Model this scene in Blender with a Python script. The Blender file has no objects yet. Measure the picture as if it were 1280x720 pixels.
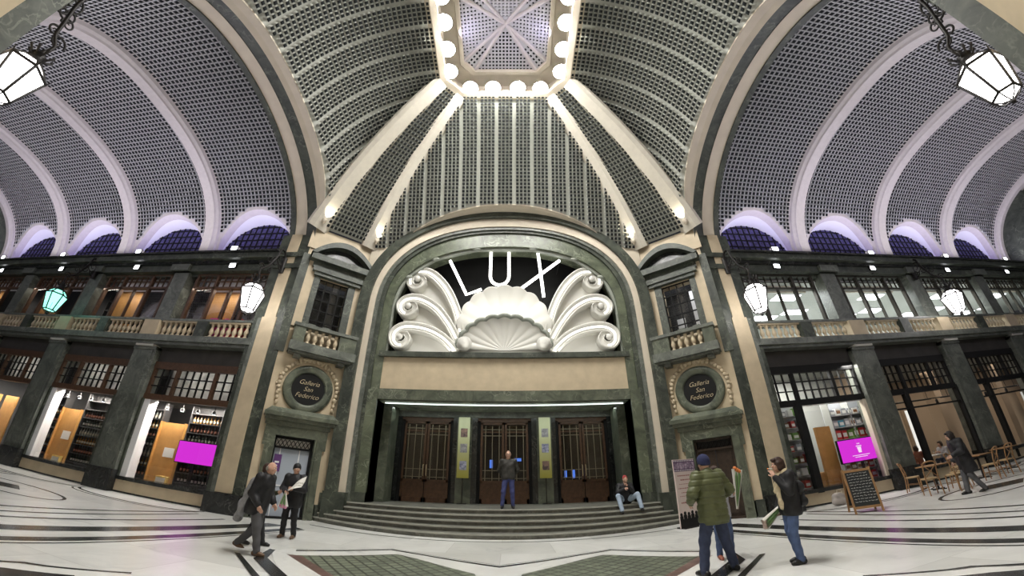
import bpy, math, random
import numpy as np
from mathutils import Vector, Matrix
PI = math.pi
RND = random.Random(11)
SC = bpy.context.scene
COL = SC.collection

# ---------------------------------------------------------------- materials
def new_mat(name):
    m = bpy.data.materials.new(name); m.use_nodes = True
    nt = m.node_tree; nt.nodes.clear()
    out = nt.nodes.new('ShaderNodeOutputMaterial')
    return m, nt, out

def plain(name, col, rough=.6, metal=0., spec=.4, noise=0., nscale=6., bump=0.):
    m, nt, out = new_mat(name)
    b = nt.nodes.new('ShaderNodeBsdfPrincipled')
    b.inputs['Base Color'].default_value = (*col, 1); b.inputs['Roughness'].default_value = rough
    b.inputs['Metallic'].default_value = metal; b.inputs['Specular IOR Level'].default_value = spec
    nt.links.new(b.outputs[0], out.inputs[0])
    if noise or bump:
        tc = nt.nodes.new('ShaderNodeTexCoord'); n = nt.nodes.new('ShaderNodeTexNoise')
        n.inputs['Scale'].default_value = nscale; n.inputs['Detail'].default_value = 5
        nt.links.new(tc.outputs['Object'], n.inputs['Vector'])
        if noise:
            r = nt.nodes.new('ShaderNodeValToRGB'); e = r.color_ramp.elements
            e[0].position = .3; e[1].position = .7
            e[0].color = (*[c * (1 - noise) for c in col], 1); e[1].color = (*[min(1, c * (1 + noise)) for c in col], 1)
            nt.links.new(n.outputs['Fac'], r.inputs[0]); nt.links.new(r.outputs[0], b.inputs['Base Color'])
        if bump:
            bp = nt.nodes.new('ShaderNodeBump'); bp.inputs['Strength'].default_value = bump; bp.inputs['Distance'].default_value = .02
            nt.links.new(n.outputs['Fac'], bp.inputs['Height']); nt.links.new(bp.outputs[0], b.inputs['Normal'])
    return m

def emit(name, col, strength):
    m, nt, out = new_mat(name)
    e = nt.nodes.new('ShaderNodeEmission'); e.inputs[0].default_value = (*col, 1); e.inputs[1].default_value = strength
    nt.links.new(e.outputs[0], out.inputs[0]); return m

def marble(name, base, mid, vein, scale=1.2, rough=.25, veinw=.03, brick=None):
    m, nt, out = new_mat(name); N = nt.nodes.new; L = nt.links.new
    tc = N('ShaderNodeTexCoord'); b = N('ShaderNodeBsdfPrincipled'); b.inputs['Roughness'].default_value = rough
    n1 = N('ShaderNodeTexNoise'); n1.inputs['Scale'].default_value = scale; n1.inputs['Detail'].default_value = 8; n1.inputs['Roughness'].default_value = .65; n1.inputs['Distortion'].default_value = 1.2
    r1 = N('ShaderNodeValToRGB'); e = r1.color_ramp.elements; e[0].position = .35; e[1].position = .68; e[0].color = (*base, 1); e[1].color = (*mid, 1)
    n2 = N('ShaderNodeTexNoise'); n2.inputs['Scale'].default_value = scale * 1.7; n2.inputs['Detail'].default_value = 10; n2.inputs['Distortion'].default_value = .7
    n3 = N('ShaderNodeTexNoise'); n3.inputs['Scale'].default_value = scale * .9; n3.inputs['Detail'].default_value = 3; r3 = N('ShaderNodeMapRange'); r3.inputs['From Min'].default_value = .45; r3.inputs['From Max'].default_value = .65
    ab = N('ShaderNodeMath'); ab.operation = 'SUBTRACT'; ab.inputs[1].default_value = .5
    ab2 = N('ShaderNodeMath'); ab2.operation = 'ABSOLUTE'
    mr = N('ShaderNodeMapRange'); mr.inputs['From Min'].default_value = 0; mr.inputs['From Max'].default_value = veinw; mr.inputs['To Min'].default_value = .75; mr.inputs['To Max'].default_value = 0
    mx = N('ShaderNodeMixRGB'); mx.inputs[2].default_value = (*vein, 1)
    L(tc.outputs['Object'], n1.inputs['Vector']); L(tc.outputs['Object'], n2.inputs['Vector'])
    L(n1.outputs['Fac'], r1.inputs[0]); L(n2.outputs['Fac'], ab.inputs[0]); L(ab.outputs[0], ab2.inputs[0]); L(ab2.outputs[0], mr.inputs['Value'])
    L(tc.outputs['Object'], n3.inputs['Vector']); L(n3.outputs['Fac'], r3.inputs['Value']); mm = N('ShaderNodeMath'); mm.operation = 'MULTIPLY'; L(mr.outputs[0], mm.inputs[0]); L(r3.outputs[0], mm.inputs[1])
    L(mm.outputs[0], mx.inputs[0]); L(r1.outputs[0], mx.inputs[1])
    col = mx.outputs[0]
    if brick:
        bt = N('ShaderNodeTexBrick'); bt.inputs['Scale'].default_value = 1; bt.inputs['Brick Width'].default_value = brick[0]; bt.inputs['Row Height'].default_value = brick[1]
        bt.inputs['Mortar Size'].default_value = .006; bt.inputs['Color1'].default_value = (1, 1, 1, 1); bt.inputs['Color2'].default_value = (.74, .74, .725, 1); bt.inputs['Mortar'].default_value = (.6, .6, .58, 1)
        L(tc.outputs['Object'], bt.inputs['Vector'])
        mu = N('ShaderNodeMixRGB'); mu.blend_type = 'MULTIPLY'; mu.inputs[0].default_value = 1
        L(col, mu.inputs[1]); L(bt.outputs[0], mu.inputs[2]); col = mu.outputs[0]
    L(col, b.inputs['Base Color']); L(b.outputs[0], out.inputs[0])
    return m

def glass(name, tint=(1, 1, 1), refl=.06):
    m, nt, out = new_mat(name); N = nt.nodes.new; L = nt.links.new
    t = N('ShaderNodeBsdfTransparent'); t.inputs[0].default_value = (*tint, 1)
    g = N('ShaderNodeBsdfGlossy'); g.inputs['Roughness'].default_value = .02
    fr = N('ShaderNodeFresnel'); fr.inputs[0].default_value = 1.45
    ad = N('ShaderNodeMath'); ad.operation = 'MULTIPLY_ADD'; ad.inputs[1].default_value = 1.0; ad.inputs[2].default_value = refl
    mx = N('ShaderNodeMixShader')
    L(fr.outputs[0], ad.inputs[0]); L(ad.outputs[0], mx.inputs[0]); L(t.outputs[0], mx.inputs[1]); L(g.outputs[0], mx.inputs[2]); L(mx.outputs[0], out.inputs[0])
    return m

def hashfloor(name):
    # green grey glass-block paving: small squares with dark joints
    m, nt, out = new_mat(name); N = nt.nodes.new; L = nt.links.new
    tc = N('ShaderNodeTexCoord'); mp = N('ShaderNodeMapping'); mp.inputs['Rotation'].default_value = (0, 0, math.radians(-38))
    bt = N('ShaderNodeTexBrick'); bt.offset = 0; bt.inputs['Scale'].default_value = 1; bt.inputs['Brick Width'].default_value = .2; bt.inputs['Row Height'].default_value = .2
    bt.inputs['Mortar Size'].default_value = .022; bt.inputs['Color1'].default_value = (.2, .225, .16, 1); bt.inputs['Color2'].default_value = (.12, .135, .1, 1); bt.inputs['Mortar'].default_value = (.05, .055, .04, 1)
    b = N('ShaderNodeBsdfPrincipled'); b.inputs['Roughness'].default_value = .45
    L(tc.outputs['Object'], mp.inputs[0]); L(mp.outputs[0], bt.inputs['Vector']); L(bt.outputs[0], b.inputs['Base Color']); L(b.outputs[0], out.inputs[0])
    return m

M = dict(
    cream=plain('cream stone', (.52, .43, .295), .55, noise=.10, nscale=2.5),
    creamlight=plain('cream plaster', (.62, .55, .44), .6, noise=.06, nscale=2),
    lattice=plain('lattice plaster', (.38, .385, .345), .75),
    latlilac=plain('vault lattice plaster', (.45, .45, .45), .75),
    hole=plain('lattice glass block', (.016, .018, .019), .95, spec=.1),
    rib=plain('rib plaster', (.58, .54, .46), .6, noise=.05),
    riblilac=plain('vault rib plaster', (.56, .52, .50), .6, noise=.05),
    gdark=marble('dark green marble', (.022, .027, .021), (.075, .086, .064), (.18, .2, .15), 1.6, .5),
    gmid=marble('green marble', (.045, .055, .04), (.15, .165, .118), (.27, .29, .22), 1.5, .35),
    ggrey=marble('grey green marble', (.068, .076, .064), (.17, .183, .156), (.28, .3, .25), 1.8, .4),
    gjamb=marble('light green marble', (.055, .066, .044), (.145, .165, .108), (.27, .3, .22), 1.3, .35),
    gsoffit=marble('glossy green marble painted lit', (.17, .21, .155), (.38, .43, .33), (.5, .52, .45), 1.6, .2),  # lightened colour paints the lit look of the soffit into the marble
    gframe=plain('pale green grey stone', (.27, .29, .25), .6, noise=.1),
    black=marble('black marble', (.012, .013, .013), (.035, .037, .035), (.12, .12, .11), 2.2, .25),
    floor=marble('white floor marble', (.70, .70, .665), (.86, .86, .83), (.5, .51, .5), .55, .3, .04, (2.4, 1.5)),
    floorwhite=marble('pure white floor band', (.78, .78, .74), (.86, .86, .82), (.6, .6, .58), .8, .16, .03),
    hash=hashfloor('green glass block paving'),
    maroon=marble('maroon marble', (.09, .05, .045), (.2, .12, .1), (.35, .28, .24), 3, .3),
    step=marble('stone steps', (.10, .10, .085), (.2, .2, .17), (.3, .3, .26), 2.2, .4),
    stepedge=plain('worn step edge', (.36, .36, .31), .45, noise=.15, nscale=3),
    wood=plain('dark wood', (.085, .043, .023), .45, noise=.25, nscale=9),
    orange=plain('orange wood', (.40, .20, .055), .5, noise=.12, nscale=4),
    bronze=plain('bronze metal', (.05, .045, .035), .4, .5),
    iron=plain('black iron', (.018, .016, .015), .5, .3),
    blackp=plain('black paint', (.012, .012, .012), .7, spec=.2),
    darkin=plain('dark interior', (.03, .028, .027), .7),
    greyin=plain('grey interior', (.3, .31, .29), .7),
    warmin=plain('warm interior wall', (.34, .25, .17), .7),
    white=plain('white plaster', (.66, .65, .60), .55),
    whitep=plain('white paint', (.8, .8, .8), .5),
    band=plain('dark shop band', (.05, .046, .042), .7, noise=.2, nscale=2),
    doorwood=plain('very dark wood', (.035, .022, .015), .4, noise=.3, nscale=9),
    grey=plain('grey panel', (.42, .44, .47), .5),
    glass=glass('window glass'),
    glassd=glass('dark glass', (.75, .75, .75), .03),
    blueback=plain('lunette glass', (.07, .06, .2), .5, noise=.7, nscale=7),
    magenta=emit('magenta screen', (.62, .03, .62), 1.25),
    screenlogo=emit('white screen mark', (1, .8, 1), 1.1),
    neon=emit('white neon', (1, .98, .93), 5),
    lamp=emit('lamp glass', (1, .96, .94), 13),
    lampgreen=emit('green lamp glass', (.28, .95, .72), 2.6),
    flood=emit('floodlight lens', (1, .985, .95), 120),
    spotl=emit('spotlight lens', (.95, .97, 1), 12),
    panel=emit('ceiling light panel', (.93, .97, 1), 7),
    bluesc=emit('blue screen', (.1, .25, .9), 1.2),
    gold=plain('gold lettering', (.62, .52, .33), .4),
    chalk=plain('chalk', (.7, .7, .68), .9),
    slate=plain('slate board', (.02, .022, .022), .7),
    paper=plain('paper', (.75, .73, .68), .8),
)

# ---------------------------------------------------------------- mesh building
class MB:
    """collects shapes into one mesh; sx = -1 mirrors x"""
    def __init__(s, sx=1, M=None): s.v = []; s.f = []; s.mi = []; s.sm = []; s.sx = sx; s.M = M
    def add(s, vs, fs, mat=0, smooth=False):
        o = len(s.v)
        for p in vs:
            p = Vector(p)
            if s.M is not None: p = s.M @ p
            s.v.append((p.x * s.sx, p.y, p.z))
        for f in fs:
            f = [o + i for i in f]
            if s.sx < 0: f.reverse()
            s.f.append(f); s.mi.append(mat); s.sm.append(smooth)
        return s
    def box(s, x0, x1, y0, y1, z0, z1, mat=0, T=None):
        vs = [(x, y, z) for z in (z0, z1) for y in (y0, y1) for x in (x0, x1)]
        if T: vs = [T(*p) for p in vs]
        return s.add(vs, [(0, 2, 3, 1), (4, 5, 7, 6), (0, 1, 5, 4), (2, 6, 7, 3), (0, 4, 6, 2), (1, 3, 7, 5)], mat)
    def prism(s, poly, off, mat=0, smooth=False):
        """poly: 3d points of a flat outline; off: extrusion vector"""
        n = len(poly); off = Vector(off); a = [Vector(p) for p in poly]; b = [p + off for p in a]
        s.add(a, [list(range(n))], mat); s.add(b, [list(range(n))[::-1]], mat)
        s.add(a + b, [(i, (i + 1) % n, n + (i + 1) % n, n + i) for i in range(n)], mat, smooth)
        return s
    def loft(s, rows, mat=0, smooth=True, closed=False):
        nr, nc = len(rows), len(rows[0]); vs = [p for r in rows for p in r]; fs = []
        for i in range(nr - 1):
            for j in range(nc if closed else nc - 1):
                k = (j + 1) % nc
                fs.append((i * nc + j, i * nc + k, (i + 1) * nc + k, (i + 1) * nc + j))
        return s.add(vs, fs, mat, smooth)
    def tube(s, pts, r, n=8, mat=0, caps=True, closed=False, flat=1.):
        pts = [Vector(p) for p in pts]; k = len(pts); rows = []
        up = Vector((0, 0, 1)); prev = None
        for i, p in enumerate(pts):
            if closed: t = pts[(i + 1) % k] - pts[i - 1]
            else: t = pts[min(i + 1, k - 1)] - pts[max(i - 1, 0)]
            t.normalize()
            if prev is None:
                a = t.cross(up)
                if a.length < .1: a = t.cross(Vector((0, 1, 0)))
            else: a = prev - t * prev.dot(t)
            a.normalize(); prev = a; b = t.cross(a)
            ri = r[i] if isinstance(r, (list, tuple)) else r
            rows.append([p + a * (ri * math.cos(2 * PI * j / n)) + b * (ri * flat * math.sin(2 * PI * j / n)) for j in range(n)])
        if closed: rows.append(rows[0])
        s.loft(rows, mat, True, True)
        if caps and not closed:
            s.add(rows[0], [list(range(n))[::-1]], mat); s.add(rows[-1], [list(range(n))], mat)
        return s
    def lathe(s, prof, n=12, mat=0, c=(0, 0, 0), T=None, smooth=True):
        rows = [[(c[0] + r * math.cos(2 * PI * j / n), c[1] + r * math.sin(2 * PI * j / n), c[2] + z) for j in range(n)] for r, z in prof]
        if T: rows = [[T(*p) for p in r] for r in rows]
        s.loft(rows, mat, smooth, True)
        s.add(rows[0], [list(range(n))[::-1]], mat); s.add(rows[-1], [list(range(n))], mat)
        return s
    def ball(s, c, r, mat=0, n=10):
        rx, ry, rz = r if isinstance(r, (tuple, list)) else (r, r, r); rows = []
        for i in range(n // 2 + 1):
            a = -PI / 2 + PI * i / (n // 2); cr = max(math.cos(a), .001)
            rows.append([(c[0] + rx * cr * math.cos(2 * PI * j / n), c[1] + ry * cr * math.sin(2 * PI * j / n), c[2] + rz * math.sin(a)) for j in range(n)])
        return s.loft(rows, mat, True, True)
    def mesh(s, name, mats):
        me = bpy.data.meshes.new(name); me.from_pydata(s.v, [], s.f)
        for m in (mats if isinstance(mats, (list, tuple)) else [mats]): me.materials.append(M[m] if isinstance(m, str) else m)
        me.polygons.foreach_set('material_index', s.mi); me.polygons.foreach_set('use_smooth', s.sm); me.update()
        return me
    def build(s, name, mats, parent=None, **kw):
        return link(name, s.mesh(name, mats), parent, **kw)

def link(name, me, parent=None, loc=None, rz=None, **kw):
    o = bpy.data.objects.new(name, me); COL.objects.link(o)
    if parent is not None: o.parent = parent
    if loc is not None: o.location = loc
    if rz is not None: o.rotation_euler = (0, 0, rz)
    return tag(o, **kw)
def tag(o, label=None, cat=None, group=None, kind=None):
    if label: o['label'] = label
    if cat: o['category'] = cat
    if group: o['group'] = group
    if kind: o['kind'] = kind
    return o
def empty(name, loc=(0, 0, 0), rz=0, **kw):
    o = bpy.data.objects.new(name, None); COL.objects.link(o); o.empty_display_size = .1
    o.location = loc; o.rotation_euler = (0, 0, rz); return tag(o, **kw)
def copy_tree(o, parent=None):
    c = o.copy(); COL.objects.link(c)
    if parent is not None: c.parent = parent
    for ch in list(o.children): copy_tree(ch, c)
    return c
def S(name, mb, mats, label, cat='wall', parent=None):
    if parent is not None: return mb.build(name, mats, parent)
    return mb.build(name, mats, label=label, cat=cat, kind='structure')
def lerp(a, b, t): return a + (b - a) * t
def vl(a, b, t): return tuple(lerp(x, y, t) for x, y in zip(a, b))
def text(name, body, size, loc, right, parent, mat, shear=0., ext=.004, align='CENTER'):
    cu = bpy.data.curves.new(name, 'FONT'); cu.body = body; cu.size = size; cu.extrude = ext; cu.align_x = align; cu.align_y = 'CENTER'; cu.shear = shear; cu.offset = -.0035
    cu.materials.append(M[mat]); o = bpy.data.objects.new(name, cu); COL.objects.link(o)
    r = Vector(right).normalized(); u = Vector((0, 0, 1)); n = r.cross(u)
    m = Matrix((r, u, n)).transposed().to_4x4(); m.translation = Vector(loc)
    dg = bpy.context.evaluated_depsgraph_get(); me = bpy.data.meshes.new_from_object(o.evaluated_get(dg)); me.name = name
    bpy.data.objects.remove(o); o = bpy.data.objects.new(name, me); COL.objects.link(o)
    o.matrix_basis = m
    if parent is not None: adopt(o, parent)
    return o
def wm(o):
    return wm(o.parent) @ o.matrix_parent_inverse @ o.matrix_basis if o.parent else o.matrix_basis.copy()
def adopt(o, parent):
    """o keeps its place and becomes a part of parent"""
    o.parent = parent; o.matrix_parent_inverse = wm(parent).inverted(); return o
def A(mb, name, mats, parent):
    return adopt(mb.build(name, mats), parent)
def area_light(name, loc, aim, size, power, col=(1, 1, 1), sy=None, spread=None):
    l = bpy.data.lights.new(name, 'AREA'); l.energy = power; l.color = col; l.size = size
    if sy: l.shape = 'RECTANGLE'; l.size_y = sy
    if spread: l.spread = spread
    o = bpy.data.objects.new(name, l); COL.objects.link(o); o.location = loc
    d = Vector(aim) - Vector(loc); o.rotation_euler = d.to_track_quat('-Z', 'Y').to_euler(); return o
def point_light(name, loc, power, col=(1, 1, 1), r=.15):
    l = bpy.data.lights.new(name, 'POINT'); l.energy = power; l.color = col; l.shadow_soft_size = r
    o = bpy.data.objects.new(name, l); COL.objects.link(o); o.location = loc; return o
def spot_light(name, loc, aim, power, col, ang, r=.1, blend=.6):
    l = bpy.data.lights.new(name, 'SPOT'); l.energy = power; l.color = col; l.spot_size = math.radians(ang); l.spot_blend = blend; l.shadow_soft_size = r
    o = bpy.data.objects.new(name, l); COL.objects.link(o); o.location = loc
    o.rotation_euler = (Vector(aim) - Vector(loc)).to_track_quat('-Z', 'Y').to_euler(); return o
# ---------------------------------------------------------------- camera: a wide fisheye-like lens, tilted up
def camera():
    f, k3, k5, pitch, yaw, roll, cx = 454.8186, -.1304, .0152, .5125, -.0102, -.0039, .172
    u = np.linspace(0, 1.7, 300)[1:]; th = u + k3 * u**3 + k5 * u**5
    r = u * f * 36 / 1280
    A = np.stack([r, r**2, r**3, r**4], 1); co = np.linalg.lstsq(A, th, rcond=None)[0]
    cd = bpy.data.cameras.new('camera'); cd.type = 'PANO'; cd.panorama_type = 'FISHEYE_LENS_POLYNOMIAL'
    cd.sensor_fit = 'HORIZONTAL'; cd.sensor_width = 36; cd.sensor_height = 20.25; cd.lens = 11
    cd.fisheye_fov = math.radians(200)
    cd.fisheye_polynomial_k0 = 0
    for i in range(4): setattr(cd, 'fisheye_polynomial_k%d' % (i + 1), -float(co[i]))
    cd.clip_start = .05; cd.clip_end = 200
    o = bpy.data.objects.new('camera', cd); COL.objects.link(o)
    cp, sp, cy, sy, cr, sr = math.cos(pitch), math.sin(pitch), math.cos(yaw), math.sin(yaw), math.cos(roll), math.sin(roll)
    Rp = Matrix(((1, 0, 0), (0, cp, -sp), (0, sp, cp))); Ry = Matrix(((cy, -sy, 0), (sy, cy, 0), (0, 0, 1)))
    W = Ry @ Rp                                   # columns: right, forward, up of an unrolled camera
    right, fwd, up = W.col[0], W.col[1], W.col[2]
    X = right * cr + up * sr; Y = up * cr - right * sr
    m = Matrix((X, Y, -fwd)).transposed().to_4x4(); m.translation = Vector((cx, 0, 1.55))
    o.matrix_world = m; SC.camera = o
camera()

# ---------------------------------------------------------------- shared shapes
def sup(x, a, h, n): # height of a superellipse over |x|
    q = 1 - (min(abs(x), a) / a) ** n
    return h * max(q, 0) ** (1 / n)
def sup_pts(a, zs, h, n, k=48):
    out = []
    for i in range(k + 1):
        t = PI * i / k; c, s = math.cos(t), math.sin(t)
        out.append((a * math.copysign(abs(c) ** (2 / n), c), zs + h * abs(s) ** (2 / n)))
    return out    # from +a to -a

def lattice(name, P, solid, depth, mats, label, flip=False, margin=.17):
    """P (nu+1, nv+1, 3) grid; holes where solid is False, sunk by depth away from the room"""
    P = np.asarray(P, float); nu, nv = P.shape[0] - 1, P.shape[1] - 1
    a, b, c, d = P[:-1, :-1], P[1:, :-1], P[1:, 1:], P[:-1, 1:]
    ok = ~solid
    nrm = np.cross(c - a, d - b); nrm /= np.maximum(np.linalg.norm(nrm, axis=2, keepdims=True), 1e-9)
    if flip: nrm = -nrm
    m = margin
    def bl(u, v): return a * (1 - u) * (1 - v) + b * u * (1 - v) + c * u * v + d * (1 - u) * v
    inner = [bl(m, m), bl(1 - m, m), bl(1 - m, 1 - m), bl(m, 1 - m)]
    idx = np.arange((nu + 1) * (nv + 1)).reshape(nu + 1, nv + 1)
    A, B, C, D = idx[:-1, :-1], idx[1:, :-1], idx[1:, 1:], idx[:-1, 1:]
    area = np.linalg.norm(np.cross(c - a, d - b), axis=2)
    live = area > 1e-5
    sol = solid & live
    faces = [np.stack([A[sol], B[sol], C[sol], D[sol]], 1)]; mi = [np.zeros(sol.sum(), int)]
    hl = ok & live; n = int(hl.sum()); base = idx.size
    V = [P.reshape(-1, 3)] + [q[hl] for q in inner] + [q[hl] + nrm[hl] * depth for q in inner]
    I = [base + i * n + np.arange(n) for i in range(8)]
    O = [A[hl], B[hl], C[hl], D[hl]]
    for i in range(4):
        j = (i + 1) % 4
        faces.append(np.stack([O[i], O[j], I[j], I[i]], 1)); mi.append(np.zeros(n, int))
        faces.append(np.stack([I[i], I[j], I[4 + j], I[4 + i]], 1)); mi.append(np.zeros(n, int))
    faces.append(np.stack(I[4:8], 1)); mi.append(np.ones(n, int))
    F = np.concatenate(faces); MI = np.concatenate(mi); VV = np.concatenate(V)
    me = bpy.data.meshes.new(name)
    me.vertices.add(len(VV)); me.vertices.foreach_set('co', VV.ravel())
    me.loops.add(F.size); me.loops.foreach_set('vertex_index', F.ravel().astype(np.int32))
    me.polygons.add(len(F)); me.polygons.foreach_set('loop_start', np.arange(0, F.size, 4, dtype=np.int32)); me.polygons.foreach_set('loop_total', np.full(len(F), 4, np.int32))
    for q in mats: me.materials.append(M[q])
    me.polygons.foreach_set('material_index', MI.astype(np.int32)); me.update(); me.validate()
    return link(name, me, label=label, cat='ceiling', kind='structure')

# ---------------------------------------------------------------- floor
def build_floor():
    mb = MB()
    mb.add([(-36, -12, 0), (36, -12, 0), (36, 17, 0), (-36, 17, 0)], [(0, 1, 2, 3)], 0)
    Z = [.0015]
    def poly(pts, mat):
        Z[0] += .000008
        mb.add([(x, y, Z[0]) for x, y in pts], [list(range(len(pts)))], mat)
    def band(c1, c2, mat, both=True):
        for s in ((1, -1) if both else (1,)):
            for i in range(len(c1) - 1):
                poly([(s * c1[i][0], c1[i][1]), (s * c1[i + 1][0], c1[i + 1][1]), (s * c2[i + 1][0], c2[i + 1][1]), (s * c2[i][0], c2[i][1])], mat)
    def line(pts, w, mat, both=True):
        c1, c2 = [], []
        for i, p in enumerate(pts):
            a, b = pts[max(i - 1, 0)], pts[min(i + 1, len(pts) - 1)]
            d = Vector((b[0] - a[0], b[1] - a[1])).normalized(); n = Vector((-d.y, d.x)) * w / 2
            c1.append((p[0] + n.x, p[1] + n.y)); c2.append((p[0] - n.x, p[1] - n.y))
        band(c1, c2, mat, both)
    def curve(pts, k=24):
        ys = np.array([p[1] for p in pts]); xs = np.array([p[0] for p in pts]); co = np.polyfit(ys, xs, min(2, len(pts) - 1))
        return [(float(np.polyval(co, y)), float(y)) for y in np.linspace(ys.min(), ys.max(), k)]
    # bands crossing the mouth of each arm
    a_o = curve([(8.35, .9), (8.05, 4.7), (7.68, 6.89), (7.06, 9.68), (6.75, 11)]); a_i = curve([(7.95, .9), (7.6, 4.7), (7.28, 6.56), (6.66, 9.12), (6.1, 11)])
    band(a_o, a_i, 1)
    b_o = curve([(7.5, .9), (7.13, 4.5), (6.82, 6.19), (6.36, 8.62), (5.75, 10.9)]); b_i = curve([(7.25, .9), (6.88, 4.37), (6.55, 5.97), (6.07, 8.26), (5.45, 10.7)])
    band(b_o, b_i, 1)
    for pts, w in (([(7.1, .9), (6.73, 4.29), (6.41, 5.85), (6.05, 7.98), (5.35, 10.6)], .07), ([(9.0, .9), (8.7, 5.37), (8.45, 7.51), (7.81, 10.5)], .13),
                   ([(9.5, .9), (9.28, 5.69), (9.1, 8.04), (8.9, 10.7)], .11), ([(10.0, .9), (9.82, 5.98), (9.78, 8.0), (9.2, 10.95)], .13)):
        line(curve(pts), w, 1)
    # shallow arcs before each shop bay and leaf shapes along the arm
    for k in range(4):
        x0 = 9.2 + (5.55 * k if k else 0); x1 = 14.5 + 5.55 * k; xm = (x0 + x1) / 2; hw = (x1 - x0) / 2
        for dy, w in ((0, .1), (.25, .06)):
            line([(xm + hw * math.cos(t), 11.3 - dy - .9 * math.sin(t)) for t in np.linspace(0, PI, 19)], w, 1)
        line([(x1 + 2.4 * (1 - math.cos(t)) / 1 - 3.4, 8.9 - .9 + .95 * math.sin(t)) for t in np.linspace(0, PI, 17)], .09, 1)
        line([(x1 + 2.4 * (1 - math.cos(t)) / 1 - 3.4, 8.0 - .95 * math.sin(t)) for t in np.linspace(0, PI, 17)], .09, 1)
        poly([(x1 - 1.9, 8.0), (x1 - 1, 8.5), (x1, 8.0), (x1 - 1, 7.5)], 1); poly([(-x1 + 1.9, 8.0), (-x1 + 1, 8.5), (-x1, 8.0), (-x1 + 1, 7.5)], 1)
    # long cross lines further down the arms
    for x in (16.5, 17.0, 22.0, 22.5, 27.5): line([(x, 1), (x, 10.2)], .12, 1)
    # band in front of the steps
    ys = lambda x: 10.62 + .033 * x * x
    line([(x, ys(x)) for x in np.linspace(-5.8, 5.8, 25)], .05, 1, False)
    # central figure
    out = [(2.6, 5.2), (3.5, 6.3), (4.45, 7.6), (4.1, 7.98), (2.41, 9.1), (1.62, 8.72), (.0, 7.8)]
    for s in (1, -1):
        o = [(s * x, y) for x, y in out]
        c = [(s * x, y) for x, y in [(2.5, 5.4), (3.4, 6.5), (4.2, 7.7), (3.98, 7.72), (2.40, 8.86), (1.64, 8.5), (0, 7.5)]]
        poly([o[0], o[1], o[2], o[3], o[4], o[5], o[6], (0, 5.2)], 2)
        for i in range(3, 6): poly([o[i], o[i + 1], vl(o[i + 1], c[i + 1], .12), vl(o[i], c[i], .12)], 1)
        for i in range(3, 6): poly([vl(o[i], c[i], .34), vl(o[i + 1], c[i + 1], .34), vl(o[i + 1], c[i + 1], .8), vl(o[i], c[i], .8)], 1)
        h = [(s * x, y) for x, y in [(3.83, 7.40), (2.12, 8.5), (1.62, 8.14), (.40, 7.05), (.25, 6.3), (1.0, 5.2), (1.6, 5.2)]]
        poly(h, 3)
        b2 = [(s * x, y) for x, y in [(3.98, 7.40), (2.72, 6.24), (1.65, 5.2), (1.45, 5.2), (2.52, 6.3), (3.68, 7.42)]]
        poly(b2, 4)
        # two dark strips running past the figure
        poly([(s * 4.5, 7.66), (s * 4.36, 7.62), (s * 4.06, 6.9), (s * 4.22, 6.72)], 1); poly([(s * 4.06, 6.9), (s * 2.0, 4.86), (s * 2.2, 4.75), (s * 4.22, 6.72)], 1)
        poly([(s * 4.75, 6.91), (s * 4.62, 6.9), (s * 2.47, 4.8), (s * 2.57, 4.72)], 1)
        # second figure nearer the camera side
        poly([(s * 5.9, 3.2), (s * 5.62, 3.85), (s * 5.40, 4.02), (s * 4.66, 4.65), (s * 4.2, 4.4), (s * 4.9, 2.8)], 2)
        line([(s * 5.9, 3.4), (s * 5.62, 3.95), (s * 5.40, 4.08), (s * 4.66, 4.7)], .08, 1, False)
        poly([(s * 5.75, 3.2), (s * 5.45, 3.62), (s * 4.9, 4.1), (s * 4.6, 3.9), (s * 4.8, 2.8)], 1)
    mb.build('floor', ['floor', 'black', 'floorwhite', 'hash', 'maroon'], label='polished white marble floor with black bands and green glass block fields', cat='floor', kind='structure')
build_floor()

# ---------------------------------------------------------------- steps up to the cinema doors
STEP_H = .14
def stepY(k, x): return [11.05, 11.43, 11.78, 12.12, 12.48][k] + [.045, .037, .03, .023, .016][k] * x * x
def build_steps():
    mb = MB(); ends = [6.35, 6.15, 5.9, 5.6, 5.35]
    for k in range(5):
        xs = np.linspace(-ends[k], ends[k], 33); z0, z1 = k * STEP_H, (k + 1) * STEP_H
        back = 15.6
        mb.loft([[(x, stepY(k, x) + .02, z0) for x in xs], [(x, stepY(k, x) + .02, z1 - .045) for x in xs]], 0, False)
        mb.loft([[(x, stepY(k, x) + .02, z1 - .045) for x in xs], [(x, stepY(k, x) - .015, z1 - .04) for x in xs], [(x, stepY(k, x) - .015, z1) for x in xs], [(x, stepY(k, x) + .07, z1) for x in xs]], 1, False)
        e = stepY(min(k + 1, 4), 0)
        mb.loft([[(x, stepY(k, x) + .07, z1) for x in xs], [(x, (stepY(k + 1, x) + .1) if k < 4 else back, z1) for x in xs]], 0, False)
        for s in (-1, 1):
            x = s * ends[k]; mb.add([(x, stepY(k, x), z0), (x, 13.6, z0), (x, 13.6, z1), (x, stepY(k, x), z1)], [(0, 1, 2, 3)], 0)
    mb.build('steps', ['step', 'stepedge'], label='five worn stone steps curving out below the cinema doors', cat='steps', kind='structure')
build_steps()

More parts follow.
